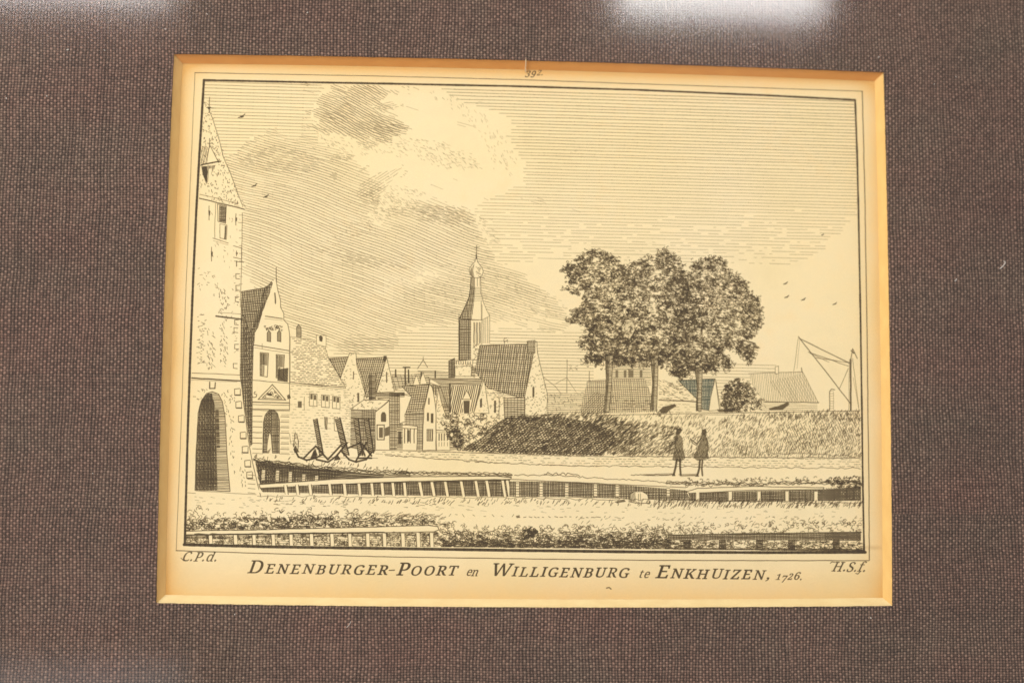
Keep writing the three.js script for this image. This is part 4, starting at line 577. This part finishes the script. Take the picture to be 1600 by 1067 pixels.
const paperMat = new THREE.MeshStandardMaterial({ map: paperTex, bumpMap: fibreBump(), bumpScale: 0.00011, roughness: 0.92 }); paperMat.name = 'laid_paper';

// the sheet itself, its regions butted edge to edge
const print = new THREE.Group(); print.name = 'engraved_print'; scene.add(print);
print.position.set(0, DEEP - 0.00002, 0);
print.userData = { label: 'yellowed old engraving of a harbour town with gate tower, church, trees and title line', category: 'print' };
function patch(name, pts, holes = []) {
  const s = new THREE.Shape(pts.map(([x, z]) => new THREE.Vector2(x, -z)));
  for (const h of holes) s.holes.push(new THREE.Path(h.map(([x, z]) => new THREE.Vector2(x, -z))));
  const g = new THREE.ShapeGeometry(s).rotateX(-Math.PI / 2), p = g.attributes.position, uv = new Float32Array(p.count * 2);
  for (let i = 0; i < p.count; i++) { uv[2 * i] = (p.getX(i) + SX) / (2 * SX); uv[2 * i + 1] = 1 - (p.getZ(i) + SZ) / (2 * SZ); }
  g.setAttribute('uv', new THREE.BufferAttribute(uv, 2));
  return mesh(name, g, paperMat, print);
}
{
  const area = (l) => l.map(([x, y]) => sheet(x, y));
  const pic = area([[304, 113.5], [600, 119], [800, 124], [1000, 131], [1200, 137.5], [1348, 142.5], [1355, 480], [1359, 876], [1000, 875.5], [800, 873], [600, 870], [274.5, 860.5], [288, 500]]);
  const title = area([[378, 878], [800, 884], [1258, 888], [1258, 914], [800, 912], [378, 906]]), num = area([[812, 102], [852, 103], [852, 122.5], [812, 121.5]]), sl = area([[276, 863], [345, 865], [345, 886], [276, 885]]), sr = area([[1290, 878], [1358, 878], [1358, 903], [1290, 903]]);
  patch('paper_margin', [[-SX, -SZ], [SX, -SZ], [SX, SZ], [-SX, SZ]], [pic, title, num, sl, sr]);
  patch('engraved_view', pic).userData.label = 'engraved townscape with gate tower, church spire and trees inside a ruled border';
  patch('title_lettering', title).userData.label = 'italic title line under the view';
  patch('page_number', num).userData.label = 'small printed number above the border';
  patch('signature', sl).userData.label = 'small slanted initials under the left corner of the view'; patch('signature', sr).userData.label = 'small slanted initials under the right corner of the view';
}

// backing board under mat and print
{
  const b = mesh('backing_board', new THREE.BoxGeometry(0.24, 0.003, 0.196), new THREE.MeshStandardMaterial({ color: new THREE.Color().setRGB(0.42, 0.33, 0.22), roughness: 0.9 }));
  b.position.set(0, DEEP - 0.0016, 0);
  b.userData = { label: 'brown backing board under the linen mat and the print', category: 'backing board' };
}
// glazing
{
  const g = mesh('glass_pane', new THREE.BoxGeometry(0.24, 0.002, 0.196), new THREE.MeshPhysicalMaterial({ color: 0xffffff, transmission: 1, thickness: 0, roughness: 0.085, ior: 1.5, specularIntensity: 1 }));
  g.position.set(0, 0.0016, 0);
  g.userData = { label: 'clear glass pane over the mat and print with blurred lamp reflections at its upper edge', category: 'glass' };
}

// ---------------------------------------------------------------- lint and dust on the cloth
{
  const m = new THREE.MeshStandardMaterial({ color: new THREE.Color().setRGB(0.62, 0.55, 0.47), roughness: 1 });
  const lint = (name, label, pts, rad) => {
    const g = new THREE.TubeGeometry(new THREE.CatmullRomCurve3(pts.map(([x, z, y]) => new THREE.Vector3(x, y ?? rad * 0.6, z))), 14, rad, 6);
    const c0 = pts[0]; g.translate(-c0[0], 0, -c0[1]); const o = mesh(name, g, m); o.position.set(c0[0], 0, c0[1]); o.userData = { label, category: 'lint', group: 'lint and dust caught on the cloth' };
  };
  const r = rng(9), fleck = (k, label, x, z, s) => { const a = r() * 3.14, l = s * 0.5; lint(k ? 'dust_fleck_' + String(k).padStart(3, '0') : 'dust_fleck', label, [[x - Math.cos(a) * l, z - Math.sin(a) * l], [x + r() * 0.0001, z + r() * 0.0001], [x + Math.cos(a) * l, z + Math.sin(a) * l]], s * 0.32); };
  lint('lint_fibre', 'curled pale lint fibre on the cloth right of the print near mid height', [[0.0741, -0.0106], [0.0747, -0.0112], [0.0750, -0.0117], [0.0747, -0.0119]], 0.00009);
  lint('lint_fibre_001', 'short slanted lint fibre on the cloth a little left of the curled one', [[0.0668, -0.0085], [0.0671, -0.0089]], 0.00009);
  lint('lint_fibre_002', 'small pale hair on the cloth below the left end of the title', [[-0.0276, 0.0455], [-0.0272, 0.0451], [-0.0270, 0.0446]], 0.00005);
  [['white fleck above the upper left corner of the print', -0.0574, -0.0458, 0.00028], ['white fleck level with the upper left corner, well out on the cloth', -0.0722, -0.0422, 0.0003], ['faint fleck just left of the upper left corner', -0.0666, -0.0422, 0.0002], ['dim fleck near the top edge left of the print corner', -0.0659, -0.0469, 0.00018], ['fleck over the left end of the window head', -0.0511, -0.0484, 0.0002], ['fleck high on the cloth over the clouds', -0.0356, -0.0491, 0.00026], ['faint fleck on the far left cloth below the corner', -0.0812, -0.0343, 0.00024], ['small fleck on the left cloth beside the tower roof', -0.0751, -0.0348, 0.0002], ['fleck beyond the upper right corner of the print', 0.0551, -0.0444, 0.00026], ['fleck on the right cloth near the top', 0.0587, -0.0514, 0.0002], ['small fleck farther right near the top', 0.0677, -0.0415, 0.0002], ['dim fleck right of the upper corner', 0.0641, -0.0402, 0.00018], ['white fleck under the lower right corner', 0.0525, 0.0438, 0.00026], ['faint fleck under the right end of the title', 0.0407, 0.0444, 0.0002], ['fleck under the lower left corner of the window', -0.0443, 0.0436, 0.00024], ['tiny fleck low on the cloth left of the print', -0.0660, 0.0228, 0.00018]]
    .forEach(([label, x, z, s], k) => fleck(k, label, x, z, s));
}

renderer.render(scene, camera);
